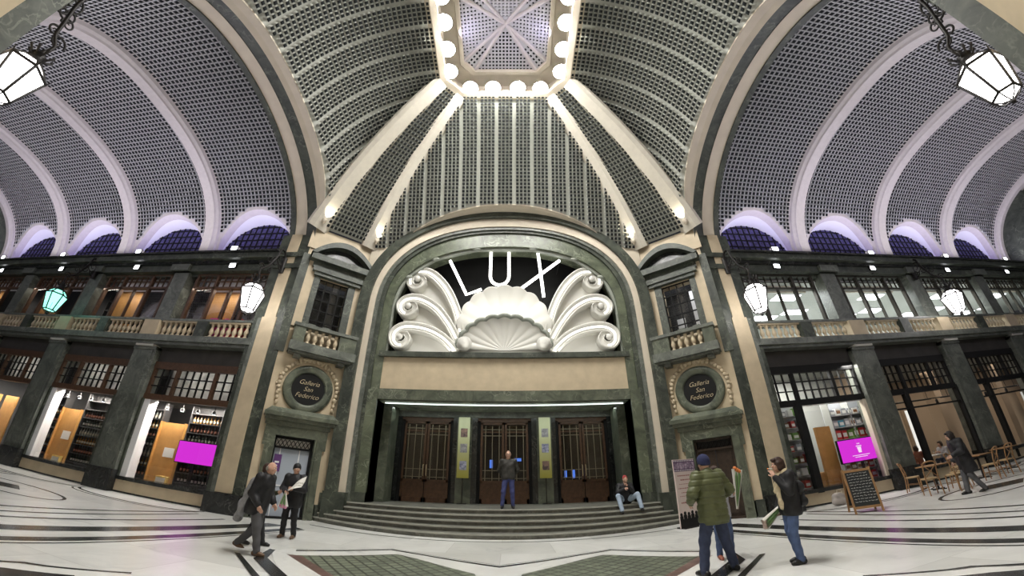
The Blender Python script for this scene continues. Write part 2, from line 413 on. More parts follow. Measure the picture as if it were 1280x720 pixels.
# ---------------------------------------------------------------- LUX facade
ZS, NP = 8.0, 2.3
RINGS = [  # inner a, inner h, outer a, outer h, front y, back y, material
    (4.62, 3.02, 4.97, 3.73, 13.10, 13.9, 0), (4.97, 3.73, 5.14, 3.86, 13.02, 13.9, 1), (5.14, 3.86, 5.30, 4.0, 12.95, 13.9, 2),
    (5.30, 4.0, 5.54, 4.43, 12.90, 13.9, 3), (5.54, 4.43, 5.98, 4.72, 12.76, 13.9, 1)]
def build_lux_front():
    mb = MB(); k = 64
    for ai, hi, ao, ho, yf, yb, mt in RINGS:
        def path(a, h): return [(a, .7)] + [(a, 3.)] + sup_pts(a, ZS, h, NP, k) + [(-a, 3.), (-a, .7)]
        pi, po = path(ai, hi), path(ao, ho)
        if mt == 0: # the jamb of the doorway is narrower than the window opening
            for q in (0, 1, -1, -2): pass
        mb.loft([[(x, yf, z) for x, z in pi], [(x, yf, z) for x, z in po]], mt, False)
        mb.loft([[(x, yf, z) for x, z in pi], [(x, yb, z) for x, z in pi]], mt, True)
        mb.loft([[(x, yf, z) for x, z in po], [(x, yb, z) for x, z in po]], mt, True)
    # base blocks
    for s in (1, -1):
        mb.box(*sorted((s * 4.62, s * 5.2)), 12.98, 13.9, 0, 1.02, 1); mb.box(*sorted((s * 5.2, s * 6.0)), 12.68, 13.9, 0, .98, 1)
        mb.box(*sorted((s * 4.62, s * 5.0)), 13.0, 13.9, .7, 4.6, 0)
    mb.build('trim_1', ['gjamb', 'gdark', 'ggrey', 'creamlight'], label='nested green and cream marble arch framing the shell window and doors', cat='arch', kind='structure')
    # spandrel between arch and dome foot
    mb = MB(); pts = sup_pts(5.98, ZS, 4.72, NP, 64)
    top = [(x, max(z + .01, min(10.95, 14))) for x, z in pts]
    mb.loft([[(x, 12.92, z) for x, z in pts], [(x, 13.0, max(z, 10.95)) for x, z in pts]], 0, False)
    mb.build('wall_back', ['creamlight'], label='cream spandrel wall above the main arch', cat='wall', kind='structure')
    # panel, sill and lintel
    mb = MB()
    mb.box(-4.75, 4.75, 13.14, 13.6, 4.66, 5.9, 0); mb.build('wall_back_panel', ['cream'], label='blank cream panel between the shell window and the doors', cat='wall', kind='structure')
    mb = MB(); mb.box(-4.8, 4.8, 13.0, 14.4, 5.9, 6.1, 0); mb.build('trim_10', ['gdark'], label='dark green sill under the shell ornament', cat='sill', kind='structure')
    mb = MB(); mb.box(-4.85, 4.85, 13.05, 13.5, 4.26, 4.63, 0); mb.box(-4.62, 4.62, 13.10, 13.3, 4.57, 4.66, 1); mb.box(-5.2, 5.2, 13.3, 15.5, 4.24, 4.40, 2)
    mb.build('trim_9', ['gmid', 'gdark', 'gsoffit'], label='green marble lintel over the cinema doors', cat='lintel', kind='structure')
    # scalloped inner frame of the window
    mb = MB(); n = 96; inn, o2 = [], []
    for x, z in sup_pts(4.66, ZS, 3.06, NP, n): o2.append((x, z))
    for i, (x, z) in enumerate(o2):
        d = .10 + .07 * abs(math.sin(i / n * PI * 7)); c = Vector((x, z - 7.2)); c = c * (1 - d / max(c.length, .1)); inn.append((c.x, c.y + 7.2))
    o2 = [(4.66, 6.1)] + o2 + [(-4.66, 6.1)]; inn = [(4.55, 6.1)] + inn + [(-4.55, 6.1)]
    mb.loft([[(x, 13.2, z) for x, z in o2], [(x, 13.2, z) for x, z in inn], [(x, 13.35, z) for x, z in inn], [(x, 13.35, z) for x, z in o2]], 0, False)
    for i in range(1, 7):
        j = round(n * i / 7); x, z = inn[j + 1]; mb.ball((x * .995, 13.17, z + .05), (.2, .06, .09), 0, 10)
    mb.build('trim_2', ['gframe'], label='scalloped green grey frame inside the shell window arch', cat='frame', kind='structure')
    # dark backing of the sign window
    mb = MB(); mb.box(-5.3, 5.3, 14.6, 14.7, 5.6, 12.0, 0); mb.box(-5.3, -5.2, 13.9, 14.7, 5.6, 12, 0); mb.box(5.2, 5.3, 13.9, 14.7, 5.6, 12, 0); mb.box(-5.3, 5.3, 13.9, 14.7, 11.9, 12, 0)
    mb.build('wall_back_inner', ['blackp'], label='black wall behind the neon letters', cat='wall', kind='structure')
build_lux_front()

def build_entrance():
    yb = 15.27
    mb = MB()
    # back wall piers between the doors, side walls with dark gaps, header
    for s in (1, -1):
        for x0, x1, mt in ((1.08, 1.3, 1), (1.3, 1.9, 0), (1.9, 2.06, 1), (4.2, 4.4, 1)):
            mb.box(*sorted((s * x0, s * x1)), yb - .12, yb + .3, .7, 4.0, mt)
        mb.box(*sorted((s * 4.3, s * 4.72)), 13.95, 14.9, .7, 4.25, 0)
        mb.box(*sorted((s * 4.95, s * 5.2)), 13.4, 15.6, .7, 4.25, 1)
    mb.box(-4.6, 4.6, yb - .15, yb + .3, 4.0, 4.26, 2); mb.box(-5.2, 5.2, yb + .29, yb + .35, 4.0, 4.4, 1)
    mb.build('wall_back_lower', ['gmid', 'black', 'ggrey'], label='green marble piers between the cinema doors', cat='wall', kind='structure')
    mb = MB(); mb.box(-4.5, 4.5, 13.62, 13.66, 4.215, 4.238, 0); ll = mb.build('ceiling_light', [emit('soffit light', (.85, .95, .92), 2.6)], label='long light strip under the lintel over the cinema doors', cat='light')
    # foyer
    mb = MB()
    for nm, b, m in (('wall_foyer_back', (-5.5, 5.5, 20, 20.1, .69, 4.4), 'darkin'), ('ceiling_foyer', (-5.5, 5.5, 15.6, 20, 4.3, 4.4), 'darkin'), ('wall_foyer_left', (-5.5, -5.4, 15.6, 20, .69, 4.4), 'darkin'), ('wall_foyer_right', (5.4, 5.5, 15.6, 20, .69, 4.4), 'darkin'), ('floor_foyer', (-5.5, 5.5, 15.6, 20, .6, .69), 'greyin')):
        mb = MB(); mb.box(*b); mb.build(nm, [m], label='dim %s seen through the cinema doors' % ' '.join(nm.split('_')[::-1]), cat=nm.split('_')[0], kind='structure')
    for n, (x0, x1, which) in enumerate(((-4.2, -2.06, 'left'), (-1.08, 1.08, 'middle'), (2.06, 4.2, 'right'))):
        d = empty('door_%d' % (n + 3), ((x0 + x1) / 2, yb, .7), label='%s pair of wooden cinema doors with barred glass' % which, cat='door', kind='structure')
        w = (x1 - x0) / 2; y0 = -.02
        fr = MB(); fr.box(-w, w, y0, y0 + .16, 3.14, 3.3, 0); fr.box(-w, -w + .12, y0, y0 + .16, 0, 3.2, 1); fr.box(w - .12, w, y0, y0 + .16, 0, 3.2, 1)
        fr.build('frame', ['wood', 'blackp'], d)
        for sg in (-1, 1):
            a, b = (-w + .13, -.015) if sg < 0 else (.015, w - .13)
            lf = MB(); st = .085
            lf.box(a, a + st, y0 - .02, y0 + .05, 0, 3.13, 0); lf.box(b - st, b, y0 - .02, y0 + .05, 0, 3.13, 0); lf.box(a, b, y0 - .02, y0 + .05, 0, .18, 0); lf.box(a, b, y0 - .02, y0 + .05, 3.04, 3.13, 0)
            lf.box(a + .05, b - .05, y0, y0 + .03, .15, .78, 0); lf.box(a, b, y0 - .02, y0 + .05, .76, .86, 0); lf.box(a, b, y0 - .01, y0 + .05, 2.72, 2.78, 0)
            leaf = lf.build('leaf', ['wood'], d)
            g = MB(); g.add([(a + st, y0 + .02, .86), (b - st, y0 + .02, .86), (b - st, y0 + .02, 3.04), (a + st, y0 + .02, 3.04)], [(0, 1, 2, 3)]); g.build('pane', ['glassd'], leaf)
            br = MB()
            for q in (.14, .5, .86):
                x = lerp(a + st, b - st, q); br.box(x - .012, x + .012, y0 - .03, y0 - .005, .86, 3.0, 0)
            for z in (.95, 1.25, 2.6, 2.85): br.box(a + st, b - st, y0 - .03, y0 - .005, z - .01, z + .01, 0)
            br.build('bars', [plain('dull brass %d%d' % (n, sg), (.3, .27, .2), .4, .7)], leaf)
            hd = MB(); hx = b - .05 if sg < 0 else a + .05; hd.tube([(hx, y0 - .03, 1.0), (hx, y0 - .09, 1.02), (hx, y0 - .09, 1.4), (hx, y0 - .03, 1.42)], .015, 8); hd.build('handle', ['gold'], leaf)
    # glowing things inside the foyer
    for x, y, z, w, h, l in ((-.62, 17.5, 2.3, .14, .36, 'blue lit panel glowing behind the middle cinema doors, left of the standing man'), (.6, 17.8, 2.5, .3, .14, 'blue lit panel glowing behind the middle cinema doors, right of the standing man'),
                          (2.6, 16.6, 1.8, .1, .3, 'blue lit poster case behind the right cinema doors, left one'), (2.95, 16.6, 1.8, .1, .34, 'blue lit poster case behind the right cinema doors, right one')):
        mb = MB(); mb.box(-w / 2, w / 2, 0, .08, -h / 2, h / 2, 0); mb.box(-w / 2 - .03, w / 2 + .03, .03, .1, -h / 2 - .03, h / 2 + .03, 1)
        mb.box(-.015, .015, .08, .1, -z + .69, -h / 2, 1)
        mb.build('lit_poster', ['bluesc', 'blackp'], loc=(x, y, z), label=l, cat='screen')
    # poster stands between the doors
    for s, l in ((-1, 'tall yellow green poster board left of the middle cinema doors'), (1, 'tall yellow green poster board right of the middle cinema doors')):
        e = empty('poster_stand', (s * 1.6, 15.0, .7), label=l, cat='poster', group='poster boards between the cinema doors')
        mb = MB(); mb.box(-.23, .23, -.02, .02, .95, 3.3, 0); mb.build('board', [poster_mat], e)
        mb = MB()
        mb.box(-.015, .015, -.015, .015, .02, .95, 0); mb.box(-.17, .17, -.12, .12, 0, .025, 0); mb.build('stand', ['iron'], e)
        for i, z in enumerate((2.68, 2.08, 1.42)):
            mb = MB(); mb.box(-.13, .14, -.024, -.02, z - .17, z + .17, 0); mb.build('picture', [pics[(i + (s > 0)) % 3]], e)
def gradmat(name, c0, c1, z0, z1):
    m, nt, out = new_mat(name); N = nt.nodes.new; L = nt.links.new
    tc = N('ShaderNodeTexCoord'); sx = N('ShaderNodeSeparateXYZ'); mr = N('ShaderNodeMapRange'); mr.inputs['From Min'].default_value = z0; mr.inputs['From Max'].default_value = z1
    mx = N('ShaderNodeMixRGB'); mx.inputs[1].default_value = (*c0, 1); mx.inputs[2].default_value = (*c1, 1); b = N('ShaderNodeBsdfPrincipled'); b.inputs['Roughness'].default_value = .5
    L(tc.outputs['Object'], sx.inputs[0]); L(sx.outputs[2], mr.inputs['Value']); L(mr.outputs[0], mx.inputs[0]); L(mx.outputs[0], b.inputs['Base Color']); L(b.outputs[0], out.inputs[0]); return m
poster_mat = gradmat('printed poster', (.42, .38, .05), (.72, .76, .5), .95, 3.0)
def picmat(name, c0, c1, sc):
    m, nt, out = new_mat(name); N = nt.nodes.new; L = nt.links.new
    tc = N('ShaderNodeTexCoord'); v = N('ShaderNodeTexVoronoi'); v.inputs['Scale'].default_value = sc; mx = N('ShaderNodeMixRGB'); mx.inputs[1].default_value = (*c0, 1); mx.inputs[2].default_value = (*c1, 1)
    b = N('ShaderNodeBsdfPrincipled'); L(tc.outputs['Object'], v.inputs['Vector']); L(v.outputs['Color'], mx.inputs[0]); L(mx.outputs[0], b.inputs['Base Color']); L(b.outputs[0], out.inputs[0]); return m
pics = [picmat('picture warm', (.05, .04, .05), (.4, .25, .2), 9), picmat('picture grey', (.2, .2, .22), (.5, .48, .5), 12), picmat('picture blue', (.1, .12, .25), (.6, .6, .75), 14)]
build_entrance()

# ---------------------------------------------------------------- shell ornament and LUX sign
def spline(pts, k=8):
    P = [Vector(p) for p in pts]; out = []
    for i in range(len(P) - 1):
        a, b, c, d = P[max(i - 1, 0)], P[i], P[i + 1], P[min(i + 2, len(P) - 1)]
        for j in range(k):
            t = j / k; out.append(.5 * ((2 * b) + (c - a) * t + (2 * a - 5 * b + 4 * c - d) * t * t + (3 * b - a - 3 * c + d) * t ** 3))
    out.append(P[-1]); return out
def build_sign():
    orn = empty('shell_ornament', (0, 13.3, 6.1), label='huge white illuminated shell flanked by six curling scrolls in the arched window', cat='ornament')
    paths = [[(1.75, 6.9), (1.9, 7.8), (2.28, 8.7), (2.75, 9.38), (3.3, 9.82), (3.8, 9.85), (4.05, 9.62), (4.06, 9.3), (3.86, 9.1), (3.58, 9.14), (3.45, 9.38), (3.58, 9.56), (3.73, 9.46)],
             [(1.8, 6.6), (2.25, 7.4), (2.82, 8.08), (3.5, 8.47), (4.02, 8.48), (4.28, 8.24), (4.22, 7.95), (3.98, 7.8), (3.72, 7.92), (3.68, 8.14), (3.84, 8.22), (3.94, 8.12)],
             [(1.8, 6.15), (2.4, 6.75), (3.1, 7.1), (3.9, 7.2), (4.32, 6.98), (4.36, 6.66), (4.2, 6.44), (3.95, 6.42), (3.78, 6.62), (3.86, 6.86), (4.06, 6.86), (4.1, 6.72)]]
    for s in (1, -1):
        for k, pth in enumerate(paths):
            sp = spline([(x, 0, z) for x, z in pth], 7); n = len(sp); y0 = 13.18 + .1 * (2 - k)
            mb = MB(sx=s); rows = []
            for i, p in enumerate(sp):
                t = (sp[min(i + 1, n - 1)] - sp[max(i - 1, 0)]).normalized(); nr = Vector((-t.z, 0, t.x)); q = i / (n - 1)
                w = .17 * (1 - .55 * max(0, (q - .55) / .45)) + .05 * math.sin(PI * min(q / .6, 1))
                y1, y2 = y0 - .12 * q, y0 + .5
                prof = [(-w, y2), (-w, y1), (-w * .75, y1 - .05), (-w * .5, y1 + .03), (w * .5, y1 + .03), (w * .75, y1 - .05), (w, y1), (w, y2)]
                rows.append([(p.x + nr.x * a, b, p.z + nr.z * a) for a, b in prof])
            mb.loft(rows, 0, False); mb.add(rows[0], [list(range(8))]); mb.add(rows[-1], [list(range(8))])
            # leaf shaped panel below the curl
            m = int(n * .52); poly = [(sp[i].x, y0 + .28, sp[i].z) for i in range(0, m, 2)]
            poly += [(sp[m].x - .1, y0 + .28, sp[m].z - .55), (lerp(sp[0].x, sp[m].x, .62), y0 + .28, lerp(sp[0].z, sp[m].z, .5) - .12)]
            mb.prism(poly, (0, .3, 0), 0)
            mb.ball((sp[-1].x, y0 - .12, sp[-1].z), (.14, .1, .14), 0, 14)
            sc = A(mb, 'scroll', ['white'], orn)
            tb = MB(sx=s); tb.tube([(sp[i].x, y0 - .10 * i / n + .03 - .02, sp[i].z) for i in range(2, int(n * .62))], .05, 8)
            A(tb, 'neon_tube', [neon_soft], sc)
    def fan(name, cx, cz, rx, rz, y, lobes, fwd, zmin, rim, mat):
        mb = MB(); rows = []; na = lobes * 8
        for i in range(11):
            q = i / 10; row = []
            for j in range(na + 1):
                a = PI * j / na; sc = 1 + .035 * abs(math.sin(a * lobes)) * q
                fl = abs(math.sin(a * lobes)) * .07 * q
                x = cx - rx * q * sc * math.cos(a); z = cz + rz * q * sc * math.sin(a)
                yy = y - fwd * (q ** 2.2) - fl + .12
                row.append((x, yy, max(z, zmin)))
            rows.append(row)
        last = rows[-1]
        rows.append([(p[0] * 1.02, p[1] - .02, cz + (p[2] - cz) * 1.02) for p in last]); rows.append([(p[0] * 1.03, p[1] + .12, cz + (p[2] - cz) * 1.03) for p in last]); rows.append([(p[0], y + .5, p[2]) for p in last])
        mb.loft(rows, 0, True)
        if rim:
            rm = MB(); rm.tube([(p[0] * 1.02, p[1] + .0, cz + (p[2] - cz) * 1.02) for p in last], .085, 8); rimob = rm
            for s in (1, -1):
                mb.lathe([(.02, 0), (.28, 0), (.3, .06), (.2, .12), (.22, .18), (.1, .2), (.02, .22)], 18, 0, T=lambda a, b, c, s=s: (s * 1.52 + a, y - fwd + .05 - c, cz + .12 + b))
        o = A(mb, name, [mat], orn)
        if rim: A(rimob, 'rim', ['gframe'], o)
        return o
    fan('shell', 0, 7.2, 1.82, 1.86, 13.55, 9, .35, 6.12, False, 'white')
    mb = MB(); mb.box(-1.7, 1.7, 13.45, 13.9, 6.12, 7.3); A(mb, 'shell_base', ['white'], orn)
    fan('shell', 0, 6.32, 1.72, 1.28, 13.3, 11, .3, 6.12, True, 'white')
    # letters
    sg = empty('cinema_sign', (0, 13.55, 8.7), label='three white neon letters on the black wall above the shell', cat='sign')
    Y = 13.45
    for nm, strokes in (('letter', [[(-2.43, 10.5), (-1.6, 8.8), (-.98, 9.05)]]), ('letter', [[(-.62, 11.0), (-.62, 9.75)] + [(-.22 + .4 * math.cos(t), 9.7 + .44 * math.sin(t)) for t in np.linspace(PI, 2 * PI, 13)] + [(.18, 9.75), (.18, 11.0)]]), ('letter', [[(1.48, 10.92), (1.63, 8.7)], [(2.42, 10.5), (.68, 9.06)]])):
        mb = MB()
        for i, st in enumerate(strokes): mb.tube([(x, Y - .03 * i, z) for x, z in st], .065, 10)
        o = A(mb, nm, ['neon'], sg)
        for st in strokes:
            for p in (st[0], st[-1]): bk = MB(); bk.tube([(p[0], Y, p[1]), (p[0], 14.6, p[1])], .015, 6); A(bk, 'bracket', ['iron'], o)
neon_soft = emit('scroll neon', (1, .98, .9), 1.8)
build_sign()
# ---------------------------------------------------------------- corner towers (chamfered faces)
TA = Vector((8.02, 11.5)); TD = (Vector((6.05, 13.05)) - TA).normalized(); TN = Vector((-TD.y * -1, 0))
TN = Vector((-TD.y, TD.x)) ; TN = TN if TN.y < 0 else -TN           # towards the centre
def tw(u, d, z): return (TA.x + TD.x * u + TN.x * d, TA.y + TD.y * u + TN.y * d, z)
BAL = None
def baluster_mesh():
    mb = MB(); mb.lathe([(.07, 0), (.07, .05), (.045, .07), (.05, .1), (.085, .17), (.092, .22), (.075, .29), (.045, .38), (.042, .42), (.062, .45), (.062, .47), (.07, .48), (.07, .54)], 10)
    return mb.mesh('baluster', ['cream'])
def build_tower(s):
    side = 'left' if s < 0 else 'right'
    def T(u, d, z): return tw(u, d, z)
    def B(mb, u0, u1, d0, d1, z0, z1, mat=0): mb.box(u0, u1, d0, d1, z0, z1, mat, T)
    mb = MB(sx=s); U0, U1 = -.02, 2.53
    # wall with openings for door and window
    B(mb, U0, .3, -.5, 0, .5, 5.45); B(mb, 2.1, U1, -.5, 0, .5, 5.45); B(mb, .3, 2.1, -.5, 0, 2.85, 5.45)
    B(mb, U0, .72, -.5, -.05, 5.45, 11); B(mb, 1.95, U1 + .3, -.5, -.05, 5.45, 11); B(mb, .72, 1.95, -.5, -.05, 8.72, 11); B(mb, .72, 1.95, -.5, -.05, 5.45, 6.5)
    B(mb, U0 - .1, U1 + .3, -.05, .02, 9.95, 10.95)
    B(mb, .15, .5, -.05, .03, 6.5, 9.4); B(mb, 2.22, 2.62, -.05, .03, 6.5, 9.35)
    B(mb, .5, .74, -.05, .06, 6.5, 8.75, 1); B(mb, 1.93, 2.22, -.05, .06, 6.5, 8.75, 1)
    B(mb, U0 - .15, .15, -.05, .05, 5.45, 9.6, 1); B(mb, 2.66, 2.98, -.05, .05, 5.45, 9.6, 1)
    B(mb, 2.5, 2.95, -.5, .04, .9, 5.5, 2); B(mb, 2.3, 3.0, -.5, .1, 0, .9, 1)
    B(mb, U0 - .05, .2, -.5, .07, 0, .52, 1); B(mb, 2.2, 2.55, -.5, .08, 0, .5, 1)
    mb.build('wall_corner_%s' % side, ['cream', 'gdark', 'ggrey'], label='cream and green %s corner wall with door, medallion and balcony window' % side, cat='wall', kind='structure')
    # door surround, ledge
    mb = MB(sx=s)
    B(mb, .25, .55, -.3, .12, .0, 2.6); B(mb, 1.85, 2.15, -.3, .12, .0, 2.6); B(mb, .17, 2.25, -.3, .12, 2.6, 2.92); B(mb, .17, .3, -.1, .1, 2.25, 2.6); B(mb, 2.1, 2.25, -.1, .1, 2.25, 2.6)
    B(mb, .31, .48, .12, .16, .3, 2.6); B(mb, 1.92, 2.09, .12, .16, .3, 2.6); B(mb, .12, 2.3, -.02, .18, 2.92, 3.08)
    B(mb, .08, 2.43, -.02, .3, 3.08, 3.2); B(mb, .02, 2.5, -.02, .38, 3.2, 3.33)
    mb.prism([T(.04, .36, 3.33), T(2.48, .36, 3.33), T(2.3, .2, 3.5), T(.22, .2, 3.5)], (TN.x * -.2, TN.y * -.2, 0)); 
    mb.build('trim_%d' % (3 if s < 0 else 4), ['gmid'], label='green marble surround and ledge of the %s corner door' % side, cat='door frame', kind='structure')
    # door
    dn = 1 if s < 0 else 2
    e = empty('door_%d' % dn, (s * T(1.2, -.2, 0)[0], T(1.2, -.2, 0)[1], 0), label='grey glazed door in the left corner under a patterned fanlight' if s < 0 else 'dark wooden door in the right corner below the medallion', cat='door', kind='structure')
    mb = MB(sx=s); B(mb, .55, .62, -.3, -.1, 0, 2.6); B(mb, 1.78, 1.85, -.3, -.1, 0, 2.6); B(mb, .55, 1.85, -.3, -.1, 2.2, 2.27); B(mb, .55, 1.85, -.3, -.1, 2.52, 2.6); B(mb, .55, 1.85, -.32, .0, 0, .06); A(mb, 'frame', ['blackp' if s < 0 else 'doorwood'], e)
    mb = MB(sx=s); B(mb, .6, 1.8, -.29, -.27, 2.27, 2.52); A(mb, 'fanlight', ['paper' if s < 0 else 'darkin'], e)
    mb = MB(sx=s)
    for i in range(9):
        u = .64 + .14 * i
        for a, b in ((u, u + .14), (u + .14, u)): mb.tube([T(a, -.25, 2.28), T(b, -.25, 2.51)], .012, 5)
    A(mb, 'grille', ['iron'], e)
    mb = MB(sx=s)
    if s < 0:
        B(mb, .62, 1.78, -.24, -.2, .06, 2.2); A(mb, 'leaf', [plain('pale grey door', (.36, .40, .46), .25)], e)
        mb = MB(sx=s); B(mb, 1.44, 1.47, -.2, -.17, .06, 2.2); B(mb, .8, .83, -.2, -.17, .06, 2.2); B(mb, .62, 1.78, -.2, -.17, 1.0, 1.03); A(mb, 'metal_strip', ['whitep'], e)
        mb = MB(sx=s); B(mb, .66, .9, -.165, -.16, 1.45, 2.0, 0); B(mb, .7, .84, -.16, -.158, 1.72, 1.78, 1); B(mb, .7, .8, -.16, -.158, 1.62, 1.66, 1); A(mb, 'door_sign', [plain('purple sign', (.11, .04, .16)), 'whitep'], e)
        mb = MB(sx=s); mb.tube([T(1.36, -.16, .95), T(1.36, -.12, .95), T(1.36, -.12, 1.3), T(1.36, -.16, 1.3)], .015, 6); A(mb, 'handle', ['bronze'], e)
    else:
        for a, b in ((.62, 1.19), (1.21, 1.78)):
            m2 = MB(sx=s); B(m2, a, b, -.24, -.2, .06, 2.2); B(m2, a + .08, b - .08, -.2, -.18, .15, .8); B(m2, a + .08, b - .08, -.2, -.18, .95, 2.1); A(m2, 'leaf', ['doorwood'], e)
        m2 = MB(sx=s); m2.tube([T(1.15, -.19, 1.0), T(1.15, -.14, 1.0), T(1.15, -.14, 1.2), T(1.15, -.19, 1.2)], .014, 6); A(m2, 'handle', ['gold'], e)
    # medallion
    e = empty('medallion_sign', (s * T(1.29, 0, 4.3)[0], T(1.29, 0, 4.3)[1], 4.3), label='round black medallion lettered in gold above the %s corner door' % side, cat='sign')
    def R(r, d, n=48, cz=4.3): return [T(1.29 + r * math.cos(2 * PI * i / n), d, cz + r * .98 * math.sin(2 * PI * i / n)) for i in range(n)]
    mb = MB(sx=s); mb.loft([R(.88, 0), R(.88, .06), R(.84, .1), R(.74, .13), R(.68, .1), R(.64, .11), R(.6, .06), R(.58, .03)], 0, True, True); A(mb, 'ring', ['gmid'], e)
    mb = MB(sx=s); mb.add(R(.6, .035), [list(range(48))]); A(mb, 'plaque', ['blackp'], e)
    rt = (-TD.x * 1, -TD.y) if s > 0 else (TD.x * -1, TD.y)
    for i, (tx, z) in enumerate((('Galleria', 4.52), ('San', 4.29), ('Federico', 4.05))):
        p = T(1.29, .045, z); text('lettering', tx, .235, (s * p[0], p[1], z), (rt[0], rt[1], 0), e, 'gold', .35)
    mb = MB(sx=s)
    for i in range(25):
        a = lerp(-.28, PI + .28, i / 24); r = 1.02
        c = T(1.29 + r * math.cos(a), .05, 4.33 + r * .98 * math.sin(a)); mb.ball(c, (.085, .07, .085), 0, 8)
        if i % 2 == 0:
            c = T(1.29 + 1.1 * math.cos(a + .04), .03, 4.33 + 1.08 * math.sin(a + .04)); mb.ball(c, .045, 0, 6)
    for sg in (-1, 1):
        for j in range(3):
            c = T(1.29 + sg * (1.01 - .02 * j), .04, 4.0 - .16 * j); mb.ball(c, (.085 - .012 * j, .06, .09), 0, 8)
    for i in range(9): c = T(1.29 + (i - 4) * .12, .06, 5.3 + .05 * math.cos((i - 4) * .4)); mb.ball(c, (.075, .06, .06), 0, 8)
    A(mb, 'garland', ['cream'], e)
    # balcony
    e = empty('balcony', (s * T(1.45, .2, 5.4)[0], T(1.45, .2, 5.4)[1], 5.4), label='small green marble balcony with cream balusters on the %s corner' % side, cat='balcony')
    mb = MB(sx=s); B(mb, .25, 2.68, -.05, .5, 5.5, 5.82); B(mb, .3, 2.6, -.02, .4, 5.42, 5.5); B(mb, .5, .75, -.02, .3, 5.3, 5.42); B(mb, 2.1, 2.35, -.02, .3, 5.3, 5.42); A(mb, 'slab', ['ggrey'], e)
    for a, b in ((.3, .7), (1.98, 2.62)): mb = MB(sx=s); B(mb, a, b, 0, .46, 5.82, 6.42); A(mb, 'pedestal', ['gmid'], e)
    mb = MB(sx=s); B(mb, .25, 2.68, .08, .5, 6.4, 6.52); B(mb, .72, .98, .3, .5, 6.52, 6.56, 1); B(mb, 1.25, 1.55, .3, .5, 6.52, 6.56, 1); A(mb, 'rail', ['ggrey', 'ggrey'], e)
    for i in range(5):
        p = T(.84 + .255 * i, .32, 5.84); o = link('baluster', BAL, None, (s * p[0], p[1], p[2])); adopt(o, e)
    # window
    p = T(1.33, -.1, 6.5)
    e = empty('window_%d' % (1 if s < 0 else 2), (s * p[0], p[1], 6.5), label='dark paned window above the %s corner balcony' % side, cat='window', kind='structure')
    mb = MB(sx=s)
    for i in range(5): u = .74 + 1.19 * i / 4; B(mb, u - .022, u + .022, -.14, -.09, 6.5, 8.7)
    for i in range(6): z = 6.5 + 2.2 * i / 5; B(mb, .74, 1.93, -.14, -.09, z - .022, z + .022)
    A(mb, 'frame', ['blackp'], e)
    mb = MB(sx=s); mb.add([T(.74, -.12, 6.5), T(1.93, -.12, 6.5), T(1.93, -.12, 8.7), T(.74, -.12, 8.7)], [(0, 1, 2, 3)]); A(mb, 'pane', ['glassd'], e)
    mb = MB(sx=s); B(mb, .5, 2.2, -1.6, -1.5, 6.2, 9, 0); B(mb, .5, .6, -1.6, -.5, 6.2, 9, 0); B(mb, 2.1, 2.2, -1.6, -.5, 6.2, 9, 0)
    if s > 0: B(mb, .8, 1.0, -.9, -.85, 6.5, 8.6, 1); B(mb, 1.45, 1.85, -1.2, -1.15, 6.3, 7.6, 1)
    A(mb, 'room', ['darkin', 'whitep'], e)
    if s > 0: p = T(1.3, -.4, 8.6); q = T(1.3, -1.0, 7.4); area_light('tower room light', p, q, .8, 14, (.95, .97, 1), .3)
    # pediment
    mb = MB(sx=s)
    B(mb, .45, 2.4, -.05, .16, 8.75, 8.9); B(mb, .35, 2.5, -.05, .22, 8.9, 9.1); B(mb, .3, 2.55, -.05, .12, 9.1, 9.35); B(mb, .15, 2.75, -.05, .34, 9.35, 9.62)
    n = 20; o_, i_ = [], []
    for i in range(n + 1):
        q = i / n; u = lerp(.1, 2.8, q); h = 4 * q * (1 - q)
        o_.append((u, 9.62 + .86 * h)); i_.append((lerp(.28, 2.62, q), 9.6 + .62 * h))
    mb.loft([[T(u, .38, z) for u, z in i_], [T(u, .38, z) for u, z in o_], [T(u, -.05, z) for u, z in o_]], 0, False)
    mb.loft([[T(u, .38, z) for u, z in i_], [T(u, .05, z) for u, z in i_]], 0, False)
    mb.add([T(u, .05, z) for u, z in i_], [list(range(n + 1))], 1)
    mb.build('trim_%d' % (5 if s < 0 else 6), ['gdark', 'black'], label='dark green curved pediment over the %s corner window' % side, cat='pediment', kind='structure')
BAL = baluster_mesh()
for s in (-1, 1): build_tower(s)

